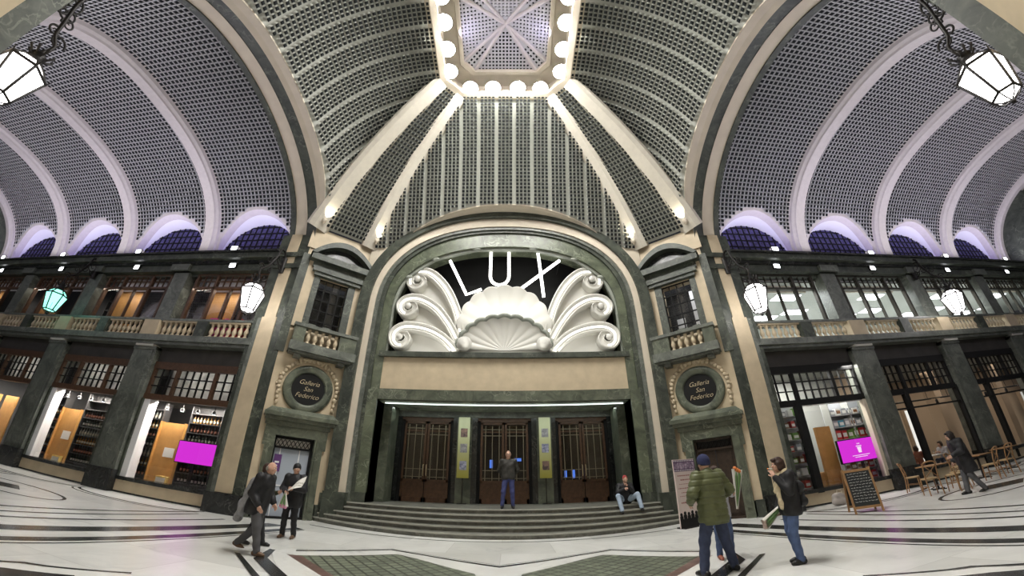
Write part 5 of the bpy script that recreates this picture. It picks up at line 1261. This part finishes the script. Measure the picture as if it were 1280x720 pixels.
    for sg in (-1, 1): jk += [('c', ch + xr * sg * .085 + up_ * .03, (ch + pl) / 2 + xr * sg * .075, .118 * m, .112 * m, .05), ('c', (ch + pl) / 2 + xr * sg * .075, hemp + hx * sg * .085, .114 * m, .124 * m, .05)]
    jk += [('c', v['nk'] - up_ * .07, ch, .10 * m, .12 * m, .06)]
    for S2 in 'LR': jk += [('c', v['nk'] - up_ * .05, v['sh' + S2], .07, .07 * m, .04), ('c', v['sh' + S2], v['el' + S2], .072 * m, .06 * m, .03), ('c', v['el' + S2], v['wr' + S2] + (v['el' + S2] - v['wr' + S2]) * .08, .06 * m, .046 * m, .025)]
    if collar: jk += [('c', v['nk'] - up_ * .02 - lk * .0, v['nk'] + up_ * .02 - lk * .01, .078, .074, .02)]
    if puff: jk += [('ripple', puff, 34.)]
    jk += [('fold', .004, 28.)]
    jk += [('cut', hemp - up_ * .09, -up_)]
    net_obj('jacket', jk, .011 * res, top, e)
    tr = [('c', pl + hx * .075, pl - hx * .075, .1, .1, .05), ('c', v['hipL'] + hx * .01, v['hipR'] - hx * .01, .105, .105, .05)]
    for S2 in 'LR': tr += [('c', v['hip' + S2], v['kn' + S2], .098 * legw, .072 * legw, .04), ('c', v['kn' + S2], v['an' + S2] + (0, 0, .01), .07 * legw, .058 * legw, .03)]
    tr += [('fold', .004, 34.)]
    net_obj('trousers', tr, .011 * res, legs, e)
    for S2 in 'LR':
        a = v['an' + S2]; t = v.get('toe' + S2)
        d = np.array(t) if t is not None else np.array((0.08 * (-1 if S2 == 'L' else 1), 1, 0)); d = d / np.linalg.norm(d)
        dn = np.array((0, 0, -1.)) if abs(d[2]) < .5 else np.array((0, d[1], 0)) * 0 + (0, 0, -1.)
        net_obj('shoe', [('c', a + dn * .03 - d * .055, a + dn * .04 + d * .10, .047, .043, .02), ('c', a + dn * .045 + d * .08, a + dn * .05 + d * .155, .042, .034, .02), ('c', a, a + (0, 0, .03), .05, .05, .02), ('cut', a + dn * .083, dn if abs(d[2]) < .3 else dn)], .009 * res, shoe, e)
    if hair is not None:
        if hairlen: hp = [('e', h(0, -.018, .022), (.092, .11, .115), Rm, .02), ('e', h(0, -.05, -.05), (.09, .075, hairlen), Rm, .03), ('e', h(.075, .01, -.03), (.03, .05, .085), Rm, .02), ('e', h(-.075, .01, -.03), (.03, .05, .085), Rm, .02), ('e', h(0, .07, .085), (.07, .035, .03), Rm, .02), ('fold', .003, 60.)]
        elif bald: hp = [('e', h(0, -.035, -.01), (.082, .08, .07), Rm, .02), ('cut', h(0, -.0, .03), up)]
        else: hp = [('e', h(0, -.018, .03), (.083, .096, .105), Rm, .02), ('cut', h(0, .07, .0), lk * .8 - up * .6), ('fold', .002, 90.)]
        net_obj('hair', hp, .009 * res, hair, e)
    if hat is not None:
        net_obj('beanie', [('e', h(0, -.012, .045), (.098, .118, .112), Rm, .01), ('c', h(0, -.02, .0), h(0, -.02, .02), .1, .1, .01), ('cut', h(0, 0, -.005), -up * .95 + lk * .3)], .008 * res, hat, e)
    for sg in (-1, 1):
        mb = MB(); mb.ball(h(sg * .032, .088, .012), .0095, 0, 8); mb.build('eye', [M['whitep']], e); mb = MB(); mb.ball(h(sg * .032, .096, .012), .005, 0, 6); mb.build('pupil', ['blackp'], e)
    mb = MB(); mb.tube([h(-.022, .1, -.058), h(0, .106, -.06), h(.022, .1, -.058)], .004, 5); mb.build('mouth', [plain('lips', (.35, .12, .1))], e)
    if glasses:
        mb = MB()
        for sg in (-1, 1): mb.tube([h(sg * .034 + .024 * math.cos(t), .106, .012 + .018 * math.sin(t)) for t in np.linspace(0, 2 * PI, 14)], .003, 5); mb.tube([h(sg * .058, .1, .015), h(sg * .08, .0, .015)], .003, 5)
        mb.tube([h(-.01, .108, .014), h(.01, .108, .014)], .003, 5); mb.build('glasses', ['blackp'], e)
    return e, v, k
def world(e, p, k):
    c, s_ = math.cos(e.rotation_euler.z), math.sin(e.rotation_euler.z); x, y, z = [q * k for q in p]
    return (e.location.x + c * x - s_ * y, e.location.y + s_ * x + c * y, e.location.z + z)
CL = dict(olive=plain('olive quilted nylon', (.10, .112, .048), .5, noise=.12, nscale=10, bump=.3), jeans=plain('dark blue denim', (.04, .052, .10), .8, noise=.2, nscale=12), man=plain('indigo denim', (.05, .06, .17), .8, noise=.2, nscale=12), blue=plain('blue denim', (.075, .115, .23), .8, noise=.2, nscale=12),
          navy=plain('navy wool', (.025, .03, .085), .9, noise=.2, nscale=60), black=plain('black cloth', (.012, .012, .014), .6, noise=.3, nscale=20), blk=plain('black leather', (.01, .01, .01), .35), brown=plain('brown leather', (.12, .07, .04), .5), redb=plain('red brown leather', (.26, .08, .05), .5),
          grey=plain('grey wool', (.24, .24, .25), .9, noise=.15, nscale=30), greyt=plain('grey trousers', (.085, .085, .09), .8), light=plain('pale blue denim', (.34, .42, .52), .8, noise=.12), scarf=plain('cream scarf', (.62, .52, .34), .9, noise=.15, nscale=25), darkj=plain('dark brown jacket', (.035, .033, .028), .6, noise=.3, nscale=15),
          hb=plain('brown hair', (.045, .022, .015), .6, noise=.4, nscale=70), hg=plain('grey hair', (.3, .28, .25), .7, noise=.2, nscale=60), hd=plain('dark hair', (.02, .014, .012), .6), pale=plain('pale jacket', (.45, .45, .5), .8), oliveb=plain('dark olive coat', (.04, .045, .025), .7), red=plain('red cap', (.3, .04, .04), .8))
R_ = math.radians
def bouquet(label, base, tipdir, L, rtop, fl, cat='bouquet', wrapmat='paper'):
    t = Vector(tipdir).normalized(); a = t.cross(Vector((0, 1, .2))).normalized(); b = t.cross(a); e = empty('bouquet', base, label=label, cat=cat); up_b = 1 if b.y > 0 else -1; angs = [up_b * q for q in np.linspace(-.75, PI + .75, 17)]   # wrap open towards the front
    mb = MB(); rows = []
    for q in (0, .25, .6, 1.): rows.append([t * (L * q) + (a * math.cos(x) + b * math.sin(x) * .6) * (lerp(.02, rtop, q) * (1 + .08 * math.sin(5 * x) * q)) for x in angs])
    mb.loft(rows, 0, True); mb.build('wrap', [wrapmat], e)
    mb = MB()
    for i in range(7): x = 2 * PI * i / 7; p = t * (L * .82) + (a * math.cos(x) + b * math.sin(x) * .6) * rtop * .55; mb.tube([t * .05, p * .6, p, p + t * .08], [.004, .008, .016, .004], 6)
    mb.build('leaves', [plain('leaf ' + label[:8], (.2, .34, .14), .6)], e)
    mb = MB()
    for i in range(3): p = t * (L * (.96 + .03 * i)) + a * (rtop * .4 * (i - 1)); mb.ball(p, rtop * .36, 0, 10); mb.ball(p + t * .015, rtop * .22, 0, 8)
    mb.build('flower', [fl], e); return e
def build_people():
    # man with folded arms... standing on the top step
    person('man in dark jacket and blue jeans standing on the top step before the cinema doors', (.16, 12.72, .702), PI, 1.82,
           dict(elL=(-.29, -.08, 1.17), elR=(.29, -.08, 1.17), wrL=(-.17, -.15, .97), wrR=(.17, -.15, .97), knL=(-.12, .02, .5), knR=(.15, .03, .5), anL=(-.14, 0, .08), anR=(.19, 0, .08), look=(.15, 1, -.05)), CL['darkj'], CL['man'], CL['blk'], hair=CL['hg'], glasses=True, bald=True, topmul=1.12, hem=.95)
    # seated man
    person('man in black jacket and pale jeans sitting on the steps by the right jamb', (4.02, 13.0, .73), R_(172), 1.72,
           dict(pel=(0, .0, .12), ch=(0, .12, .45), nk=(0, .18, .63), hd=(-.02, .25, .78), shL=(-.19, .15, .57), shR=(.19, .15, .57), elL=(-.24, .30, .34), elR=(.26, .30, .36), wrL=(-.06, .40, .56), wrR=(.06, .42, .46), hipL=(-.1, .02, .12), hipR=(.1, .02, .12), knL=(-.36, .42, .27), knR=(.28, .44, .25), anL=(-.42, .62, -.14), anR=(.22, .66, -.2), look=(-.1, 1, -.25)), CL['black'], CL['light'], CL['blk'], hair=CL['red'], hem=.93, fingers=('grip', 'grip'), topmul=1.25, legw=1.15)
    # man in olive jacket, seen from behind
    person('man in olive quilted jacket, navy beanie and dark jeans seen from behind', (3.42, 6.12, 0), R_(12), 1.80,
           dict(elL=(-.37, -.03, 1.18), elR=(.37, -.03, 1.18), wrL=(-.26, .2, 1.04), wrR=(.26, .2, 1.04), shL=(-.22, 0, 1.42), shR=(.22, 0, 1.42), knL=(-.21, .03, .5), knR=(.17, .03, .5), anL=(-.32, -.02, .08), anR=(.25, -.02, .08), hd=(.0, .05, 1.62), look=(.1, 1, -.1)), CL['olive'], CL['jeans'], CL['blk'], hair=CL['hd'], hat=CL['navy'], puff=.016, topmul=1.42, hem=.80, legw=1.2)
    # partner with a rose, half hidden behind him
    e, v, k = person('person in pale jacket and blue jeans holding a wrapped rose behind the man in olive', (4.02, 6.98, 0), R_(170), 1.62,
           dict(elL=(-.27, .05, 1.18), elR=(.26, .02, 1.15), wrL=(-.23, .26, 1.22), wrR=(.16, .2, 1.1), look=(.5, 1, -.1)), CL['pale'], CL['blue'], CL['redb'], hair=CL['hb'], hairlen=.10, fingers=('grip', 'relax'))
    w = world(e, v['wrL'] + np.array((0, .06, .0)), k); bouquet('orange rose wrapped in clear paper held up beside the olive jacket', (w[0], w[1], w[2] - .28), (.16, -.05, 1), .68, .105, plain('orange rose', (.7, .22, .06)))
    # woman with scarf and cigarette
    e, v, k = person('woman in black jacket, cream scarf and blue jeans raising a cigarette', (4.68, 5.9, 0), R_(80), 1.64,
           dict(elL=(-.25, .08, 1.17), elR=(.25, -.05, 1.13), wrL=(-.1, .21, 1.42), wrR=(.24, .12, .87), knL=(-.09, .08, .5), anL=(-.09, .03, .08), anR=(.09, -.05, .08), handL=(.45, .12, .75), look=(0, 1, -.03), hd=(0, .06, 1.62)), CL['black'], CL['blue'], CL['blk'], hair=CL['hb'], hairlen=.115, topmul=1.25, hem=.86, legw=1.1, fingers=('relax', 'grip'))
    sc = [('c', (-.05, .0, 1.46), (.05, .02, 1.47), .09, .09, .03), ('c', (.0, .10, 1.42), (-.02, .15, 1.2), .06, .05, .03), ('c', (-.02, .15, 1.2), (-.04, .15, .93), .05, .055, .03), ('c', (.06, .09, 1.42), (.08, .14, 1.18), .05, .05, .03), ('fold', .006, 50.)]
    net_obj('scarf', sc, .012, CL['scarf'], e)
    bg = [('c', (-.1, -.2, 1.22), (.1, -.2, 1.22), .08, .08, .04), ('c', (-.11, -.2, .98), (.11, -.2, .98), .085, .085, .04), ('c', (0, -.2, 1.22), (0, -.2, .98), .1, .1, .05)]
    bgo = net_obj('backpack', bg, .012, CL['black'], e)
    bg2 = [('c', (-.12, -.06, 1.46), (.12, -.06, 1.46), .07, .07, .04), ('c', (-.1, -.12, 1.4), (.1, -.12, 1.4), .07, .07, .04)]
    net_obj('hood', bg2, .012, CL['black'], e)
    w = world(e, v['wrR'] + np.array((-.03, .08, -.03)), k); bouquet('white paper flower wrap held low by the woman with the scarf', (w[0] + .27, w[1] - .03, w[2] + .15), (-1, -.05, -.6), .62, .10, plain('pale flower', (.55, .42, .36)))
    w = world(e, v['hd'] + np.array((-.005, .125, -.055)), k); mb = MB(); mb.tube([(0, 0, 0), (-.07, .0, .008)], .006, 8); mb.tube([(-.07, 0, .008), (-.085, 0, .009)], .006, 8, 1); mb.build('cigarette', ['whitep', emit('ember', (1, .3, .05), 1.5)], loc=w, label='lit cigarette at the lips of the woman with the scarf', cat='cigarette')
    # walking man at left with coat over his arm
    e, v, k = person('bald man in black walking past the left corner, grey coat over his shoulder', (-4.5, 7.0, 0), R_(-88), 1.66,
           dict(ch=(0, .06, 1.28), nk=(0, .1, 1.47), hd=(0, .15, 1.62), shL=(-.19, .07, 1.42), shR=(.19, .07, 1.42), elL=(-.26, .06, 1.14), elR=(.25, .0, 1.13), wrL=(-.24, .2, .95), wrR=(.25, .16, .92), knL=(-.1, .02, .5), knR=(.1, .12, .52), anL=(-.1, -.36, .15), anR=(.1, .2, .08), toeL=(0, 1, -.35), look=(.0, 1, -.1)), CL['black'], CL['greyt'], CL['brown'], hair=CL['hg'], bald=True, topmul=1.42, hem=.82, legw=1.15)
    ct = [('c', (-.15, -.1, 1.36), (.1, -.13, 1.36), .06, .06, .04), ('c', (-.1, -.16, 1.3), (-.08, -.34, .9), .085, .11, .06), ('c', (-.08, -.34, .9), (-.05, -.42, .62), .10, .085, .05), ('c', (.08, -.16, 1.3), (.1, -.28, .75), .07, .08, .06), ('fold', .012, 22.)]
    net_obj('coat', ct, .013, CL['grey'], e)
    # someone right behind him
    person('person in dark olive coat almost hidden behind the walking bald man', (-4.95, 7.75, 0), R_(-90), 1.62, dict(wrL=(-.16, .3, 1.15), elL=(-.24, .12, 1.1), anL=(-.1, .15, .08), anR=(.1, -.2, .1)), CL['oliveb'], CL['black'], CL['blk'], hair=CL['hb'], hairlen=.09)
    # man with newspapers
    e, v, k = person('man in black jacket and beanie holding newspapers by the left corner door', (-5.0, 9.1, 0), R_(186), 1.69,
           dict(elL=(-.28, .03, 1.16), elR=(.28, .02, 1.15), wrL=(-.10, .24, 1.17), wrR=(.10, .26, 1.08), knL=(-.12, .02, .5), anL=(-.16, 0, .08), anR=(.13, 0, .08), look=(-.75, 1, .05)), CL['black'], CL['black'], CL['brown'], hair=CL['hd'], hat=CL['black'], topmul=1.38, hem=.80, legw=1.1, fingers=('grip', 'grip'))
    c = world(e, (-.14, .30, 1.24), k); mb = MB()
    for i in range(5):
        o = .012 * i; mb.loft([[(x * (1 - .25 * q) + .05 * q, -.0 - o - .07 * math.sin(PI * j / 6) + .14 * q, -.09 + .2 * q * (1 - .08 * i) + (.5 - .05 * i) * (x + .05)) for j, x in enumerate(np.linspace(-.15, .2, 7))] for q in (0, .5, 1.)], i % 2, True)
    mb.build('newspaper', ['paper', plain('newsprint', (.5, .48, .42), .9, noise=.4, nscale=30)], loc=(c[0], c[1] - .01, c[2]), label='sheaf of newspapers held by the man in the black beanie', cat='newspaper')
    c = world(e, (.06, .34, .93), k); bouquet('small pink and white flower bunch hanging from the newspaper man\'s hand', (c[0], c[1], c[2] + .14), (.05, -.05, -1), .32, .13, plain('pink flower', (.7, .3, .45)))
    # dark walker at right
    person('person in long black coat walking before the café chairs', (12.15, 7.98, 0), R_(62), 1.66,
           dict(ch=(0, .06, 1.28), nk=(0, .1, 1.46), hd=(0, .15, 1.6), shL=(-.2, .07, 1.41), shR=(.2, .07, 1.41), elL=(-.28, .14, 1.16), elR=(.27, .0, 1.12), wrL=(-.24, .38, 1.08), wrR=(.27, .14, .9), knR=(.1, .07, .5), knL=(-.1, .0, .5), anR=(.1, .12, .08), anL=(-.1, -.24, .1), toeL=(0, 1, -.2), look=(.3, 1, -.15)), CL['black'], CL['greyt'], CL['blk'], hair=CL['hd'], hairlen=.09, topmul=1.5, hem=.66, legw=1.15)
    # diners inside the café
    sit = dict(pel=(0, 0, .5), ch=(0, .04, .84), nk=(0, .06, 1.02), hd=(0, .09, 1.18), shL=(-.19, .05, .97), shR=(.19, .05, .97), elL=(-.24, .15, .73), elR=(.24, .15, .73), wrL=(-.12, .34, .82), wrR=(.12, .34, .82), hipL=(-.1, .02, .5), hipR=(.1, .02, .5), knL=(-.12, .42, .52), knR=(.12, .42, .52), anL=(-.12, .42, .1), anR=(.12, .42, .1))
    for i, (x, y, rz, tp, lb) in enumerate(((17.45, 13.4, -80, CL['redb'], 'diner in a brown top seated inside the café, nearer the dome side'), (19.2, 13.4, 85, CL['pale'], 'diner in a pale top seated inside the café, behind the walker'))):
        person(lb, (x, y, .1), R_(rz), 1.7, sit, tp, CL['jeans'], CL['blk'], hair=CL['hb'], hairlen=.08, res=1.5, hem=.93)
build_people()
# ---------------------------------------------------------------- café chairs and tables, boards
def build_furniture():
    cw = plain('chair wood', (.30, .165, .07), .5, noise=.15, nscale=8); seatm = plain('woven seat', (.42, .30, .16), .8, noise=.2, nscale=40)
    def chair(loc, rz, label):
        e = empty('cafe_chair', loc, rz, label=label, cat='chair', group='cross-backed café chairs')
        mb = MB(); mb.loft([[(.21 * math.copysign(abs(math.cos(t)) ** .6, math.cos(t)), .2 * math.copysign(abs(math.sin(t)) ** .6, math.sin(t)), z) for t in np.linspace(0, 2 * PI, 21)[:-1]] for z in (.44, .475)], 0, False, True)
        for z, fl in ((.44, 1), (.475, 0)): mb.add([(.21 * math.copysign(abs(math.cos(t)) ** .6, math.cos(t)), .2 * math.copysign(abs(math.sin(t)) ** .6, math.sin(t)), z) for t in np.linspace(0, 2 * PI, 21)[:-1]], [list(range(20))])
        mb.build('seat', [seatm], e)
        for x, y in ((-.18, .17), (.18, .17)): mb = MB(); mb.tube([(x * 1.1, y * 1.1, 0), (x, y, .45)], [.015, .019], 7); mb.build('leg', [cw], e)
        for x in (-.18, .18): mb = MB(); mb.tube(spline([(x * 1.05, -.24, 0), (x, -.19, .45), (x * 1.02, -.22, .7), (x * .98, -.27, .9)], 4), .018, 7); mb.build('leg', [cw], e)
        mb = MB(); mb.tube(spline([(-.18, -.27, .88), (-.12, -.3, .92), (0, -.31, .935), (.12, -.3, .92), (.18, -.27, .88)], 4), .022, 8); mb.build('top_rail', [cw], e)
        mb = MB(); mb.tube(spline([(-.17, -.265, .84), (0, -.245, .66), (.17, -.2, .5)], 5), .012, 6); mb.tube(spline([(.17, -.265, .84), (0, -.235, .66), (-.17, -.2, .5)], 5), .012, 6); mb.build('back_cross', [cw], e)
        mb = MB(); mb.tube([(-.19, .18, .2), (.19, .18, .2)], .01, 6); mb.tube([(-.19, .18, .24), (-.185, -.21, .24)], .01, 6); mb.tube([(.19, .18, .24), (.185, -.21, .24)], .01, 6); mb.build('stretcher', [cw], e)
        return e
    C = [((12.35, 9.3, 0), 60, 'wooden cross-back café chair nearest the chalkboard'), ((13.0, 8.95, 0), 80, 'wooden cross-back café chair second from the chalkboard'), ((13.75, 9.35, 0), 95, 'wooden cross-back café chair just behind the walker in black'), ((13.3, 10.6, 0), -60, 'wooden café chair at the window side of the table nearest the chalkboard'),
         ((15.0, 9.1, 0), 100, 'wooden café chair just beyond the walker in black, facing the window'), ((16.0, 9.2, 0), 85, 'wooden café chair nearest the right edge of the picture'), ((15.7, 10.6, 0), -80, 'wooden café chair at the window side of the outer table')]
    for loc, rz, lb in C: chair(loc, R_(rz) - PI / 2, lb)
    for x, y, lb in ((13.55, 10.0, 'square café table with wooden top nearest the chalkboard'), (15.75, 9.9, 'square café table with wooden top near the right edge'), (17.9, 10.2, 'square café table with wooden top farthest along the right arm')):
        e = empty('cafe_table', (x, y, 0), label=lb, cat='table')
        mb = MB(); mb.box(-.35, .35, -.32, .32, .72, .75); mb.build('tabletop', [cw], e)
        mb = MB(); mb.tube([(0, 0, .03), (0, 0, .72)], .035, 10); mb.build('leg', ['iron'], e)
        mb = MB(); mb.box(-.25, .25, -.03, .03, 0, .03); mb.box(-.03, .03, -.25, .25, 0, .03); mb.build('base', ['iron'], e)
    # dining tables inside
    for x, lb in ((18.3, 'white-topped café table inside between the seated diners'),):
        e = empty('cafe_table', (x, 13.4, .1), label=lb, cat='table'); mb = MB(); mb.box(-.45, .45, -.35, .35, .72, .76); mb.build('tabletop', ['whitep'], e); mb = MB(); mb.tube([(0, 0, .0), (0, 0, .72)], .04, 8); mb.lathe([(.22, 0), (.2, .03)], 12); mb.build('leg', ['iron'], e)
        mb = MB(); mb.lathe([(.02, .0), (.02, .005), (.006, .01), (.006, .09), (.03, .12), (.035, .18)], 10); mb.build('wine_glass', ['glass'], loc=(x + .1, 13.3, .861), label='wine glass on the white table inside the café', cat='glass')
    # chalkboard
    e = empty('chalkboard', (9.55, 9.2, 0), R_(-28), label='black chalkboard menu in a wooden A-frame standing on the floor', cat='sign board')
    tilt = .16
    for sg in (-1, 1):
        mb = MB(); y = lambda z: sg * lerp(.28, .03, z / 1.12)
        for x in (-.34, .34): mb.box(x - .025, x + .025, -.018, .018, 0, 1.12, 0, T=lambda a, b, c: (a, b + y(c), c))
        for z in (.14, 1.06): mb.box(-.34, .34, -.016, .016, z - .03, z + .03, 0, T=lambda a, b, c: (a, b + y(c), c))
        mb.build('frame', ['orange' if 0 else cw], e)
        mb = MB(); mb.box(-.32, .32, -.008, .008, .17, 1.04, 0, T=lambda a, b, c: (a, b + y(c), c)); bd = mb.build('board', ['slate'], e)
        if sg < 0:
            rr = random.Random(3)
            for i in range(11):
                mb = MB()
                z = .98 - .07 * i; x = -.27
                while x < .24:
                    w = rr.uniform(.03, .09); n = 5
                    mb.tube([(x + w * j / n, y(z) - .011, z + rr.uniform(-.012, .012)) for j in range(n + 1)], .004, 4); x += w + .025
                mb.build('lettering', ['chalk'], bd)
    mb = MB(); mb.prism([(-.1, 0, 0), (.1, 0, 0), (.08, 0, .1), (-.08, 0, .1)], (0, .02, 0)); 
    # poster standee
    e = empty('poster_standee', (5.42, 11.25, 0), R_(24), label='tall cream film poster standee with purple film strip top beside the right corner door', cat='poster')
    mb = MB(); mb.box(-.47, .47, -.02, .02, .04, 1.95); mb.build('board', [plain('standee card', (.62, .52, .48), .6)], e)
    mb = MB(); mb.box(-.47, .47, -.025, -.02, 1.6, 1.93, 0)
    for i in range(12): 
        for z in (1.62, 1.89): mb.box(-.45 + .077 * i, -.41 + .077 * i, -.028, -.025, z - .0, z + .025, 1)
    for i in range(4): mb.box(-.44 + .225 * i, -.24 + .225 * i, -.028, -.025, 1.67, 1.86, 2)
    mb.build('film_strip', [plain('plum print', (.09, .04, .10)), 'whitep', picmat('film stills', (.06, .03, .08), (.5, .4, .5), 14)], e)
    rr = random.Random(5); lm = plain('dull red print', (.3, .12, .11))
    for z, w, h in ((1.48, .36, .03), (1.36, .25, .035), (1.24, .33, .015), (1.12, .38, .025), (1.0, .28, .02), (.9, .36, .018), (.72, .33, .04)):
        x = -w; mb = MB()
        while x < w: l = rr.uniform(.03, .08); mb.box(x, min(x + l, w), -.024, -.02, z - h / 2, z + h / 2); x += l + .02
        mb.build('lettering', [lm], e)
    mb = MB(); mb.box(-.47, .47, -.024, -.02, .04, .28)
    for i in range(6): x = -.4 + .16 * i; mb.lathe([(.001, -.022), (.055, -.022), (.055, -.02), (.001, -.02)], 12, 0, T=lambda a, b, c, x=x, i=i: (x + a, c, .40 + .03 * (i % 2) + b)); mb.box(x - .07, x + .07, -.024, -.02, .26, .36 + .03 * (i % 2))
    mb.build('crowd_silhouette', ['blackp'], e)
    mb = MB(); mb.box(-.3, .3, -.02, .3, 0, .04); mb.tube([(0, .28, .03), (0, .02, 1.2)], .015, 6); mb.build('stand', ['iron'], e)
    # white tote bag beside the right shop front
    e = empty('tote_bag', (10.62, 11.2, 0), label='pale round-cornered bag on the floor behind the chalkboard', cat='bag')
    net_obj('body', [('c', (-.14, 0, .13), (.14, 0, .13), .12, .12, .05), ('c', (-.12, 0, .28), (.12, 0, .28), .10, .10, .06), ('fold', .006, 30.)], .012, plain('canvas', (.4, .36, .33), .8), e)
    mb = MB(); mb.tube([(-.1, -.08, .34), (-.08, -.1, .48), (.08, -.1, .48), (.1, -.08, .34)], .012, 6); mb.build('handle', ['creamlight'], e)
build_furniture()

# ---------------------------------------------------------------- light
w = bpy.data.worlds.new('world'); SC.world = w; w.use_nodes = True
w.node_tree.nodes['Background'].inputs[0].default_value = (.5, .52, .6, 1); w.node_tree.nodes['Background'].inputs[1].default_value = .05
for sx_, sy_ in ((0, 1), (1, 0), (-1, 0), (0, -1)):
    area_light('lantern floodlights', (sx_ * 2.3, YC + sy_ * 2.3, RZ - .12), (sx_ * 3.4, YC + sy_ * 3.4, 0), 2.8 if sy_ else .4, 280, (1, .98, .94), .4 if sy_ else 2.8)
for sx_, sy_ in ((0, 1), (1, 0), (-1, 0), (0, -1)): area_light('lantern glow', (sx_ * 1.95, YC + sy_ * 1.95, RZ + .42), (sx_ * .6, YC + sy_ * .6, RZ + 1.2), 2.4 if sy_ else .2, 42, (.72, .66, 1), .2 if sy_ else 2.4)
for s in (-1, 1):
    area_light('vault lilac light', (s * 20, 11.6, 9.95), (s * 20, 7.5, 15), 21, 560, (.92, .88, 1), .25)
    area_light('vault lilac light', (s * 20, 1.3, 9.95), (s * 20, 6.0, 15), 21, 560, (.92, .88, 1), .25)
    for a, c in BAYS: 
        area_light('lunette strip', (s * (a + c) / 2, 12.9, 10.0), (s * (a + c) / 2, 12.7, 13), 3.6, 46, (.5, .43, 1), .15)
# lit soffit over the cinema doors
area_light('soffit light', (0, 14.26, 4.17), (0, 14.3, 0), 8.6, 42, (.9, 1, .95), .12)
# hidden neon of the shell
area_light('shell light', (0, 12.9, 7.9), (0, 13.6, 8.3), 3.0, 12, (1, .98, .92), .3)
area_light('shell light', (0, 12.75, 6.25), (0, 13.4, 7.0), 3.0, 4, (1, .98, .92), .2)
for s in (-1, 1): area_light('shell light', (s * 2.9, 12.9, 6.2), (s * 3.1, 13.5, 8.2), 2.2, 6.5, (1, .98, .92), .2)
area_light('foyer light', (0, 18, 4.2), (0, 18, 0), 5, 12, (.8, .9, 1), 1)
area_light('entrance arm light', (0, -4, 10), (0, -1, 0), 5, 200, (1, .97, .92), 5)
SC.view_settings.view_transform = 'Standard'; SC.view_settings.look = 'None'; SC.view_settings.gamma = 1; SC.view_settings.use_curve_mapping = False
SC.view_settings.exposure = -.08
SC.cycles.use_denoising = True
SC.cycles.max_bounces = 8; SC.cycles.transparent_max_bounces = 12; SC.cycles.sample_clamp_indirect = 6
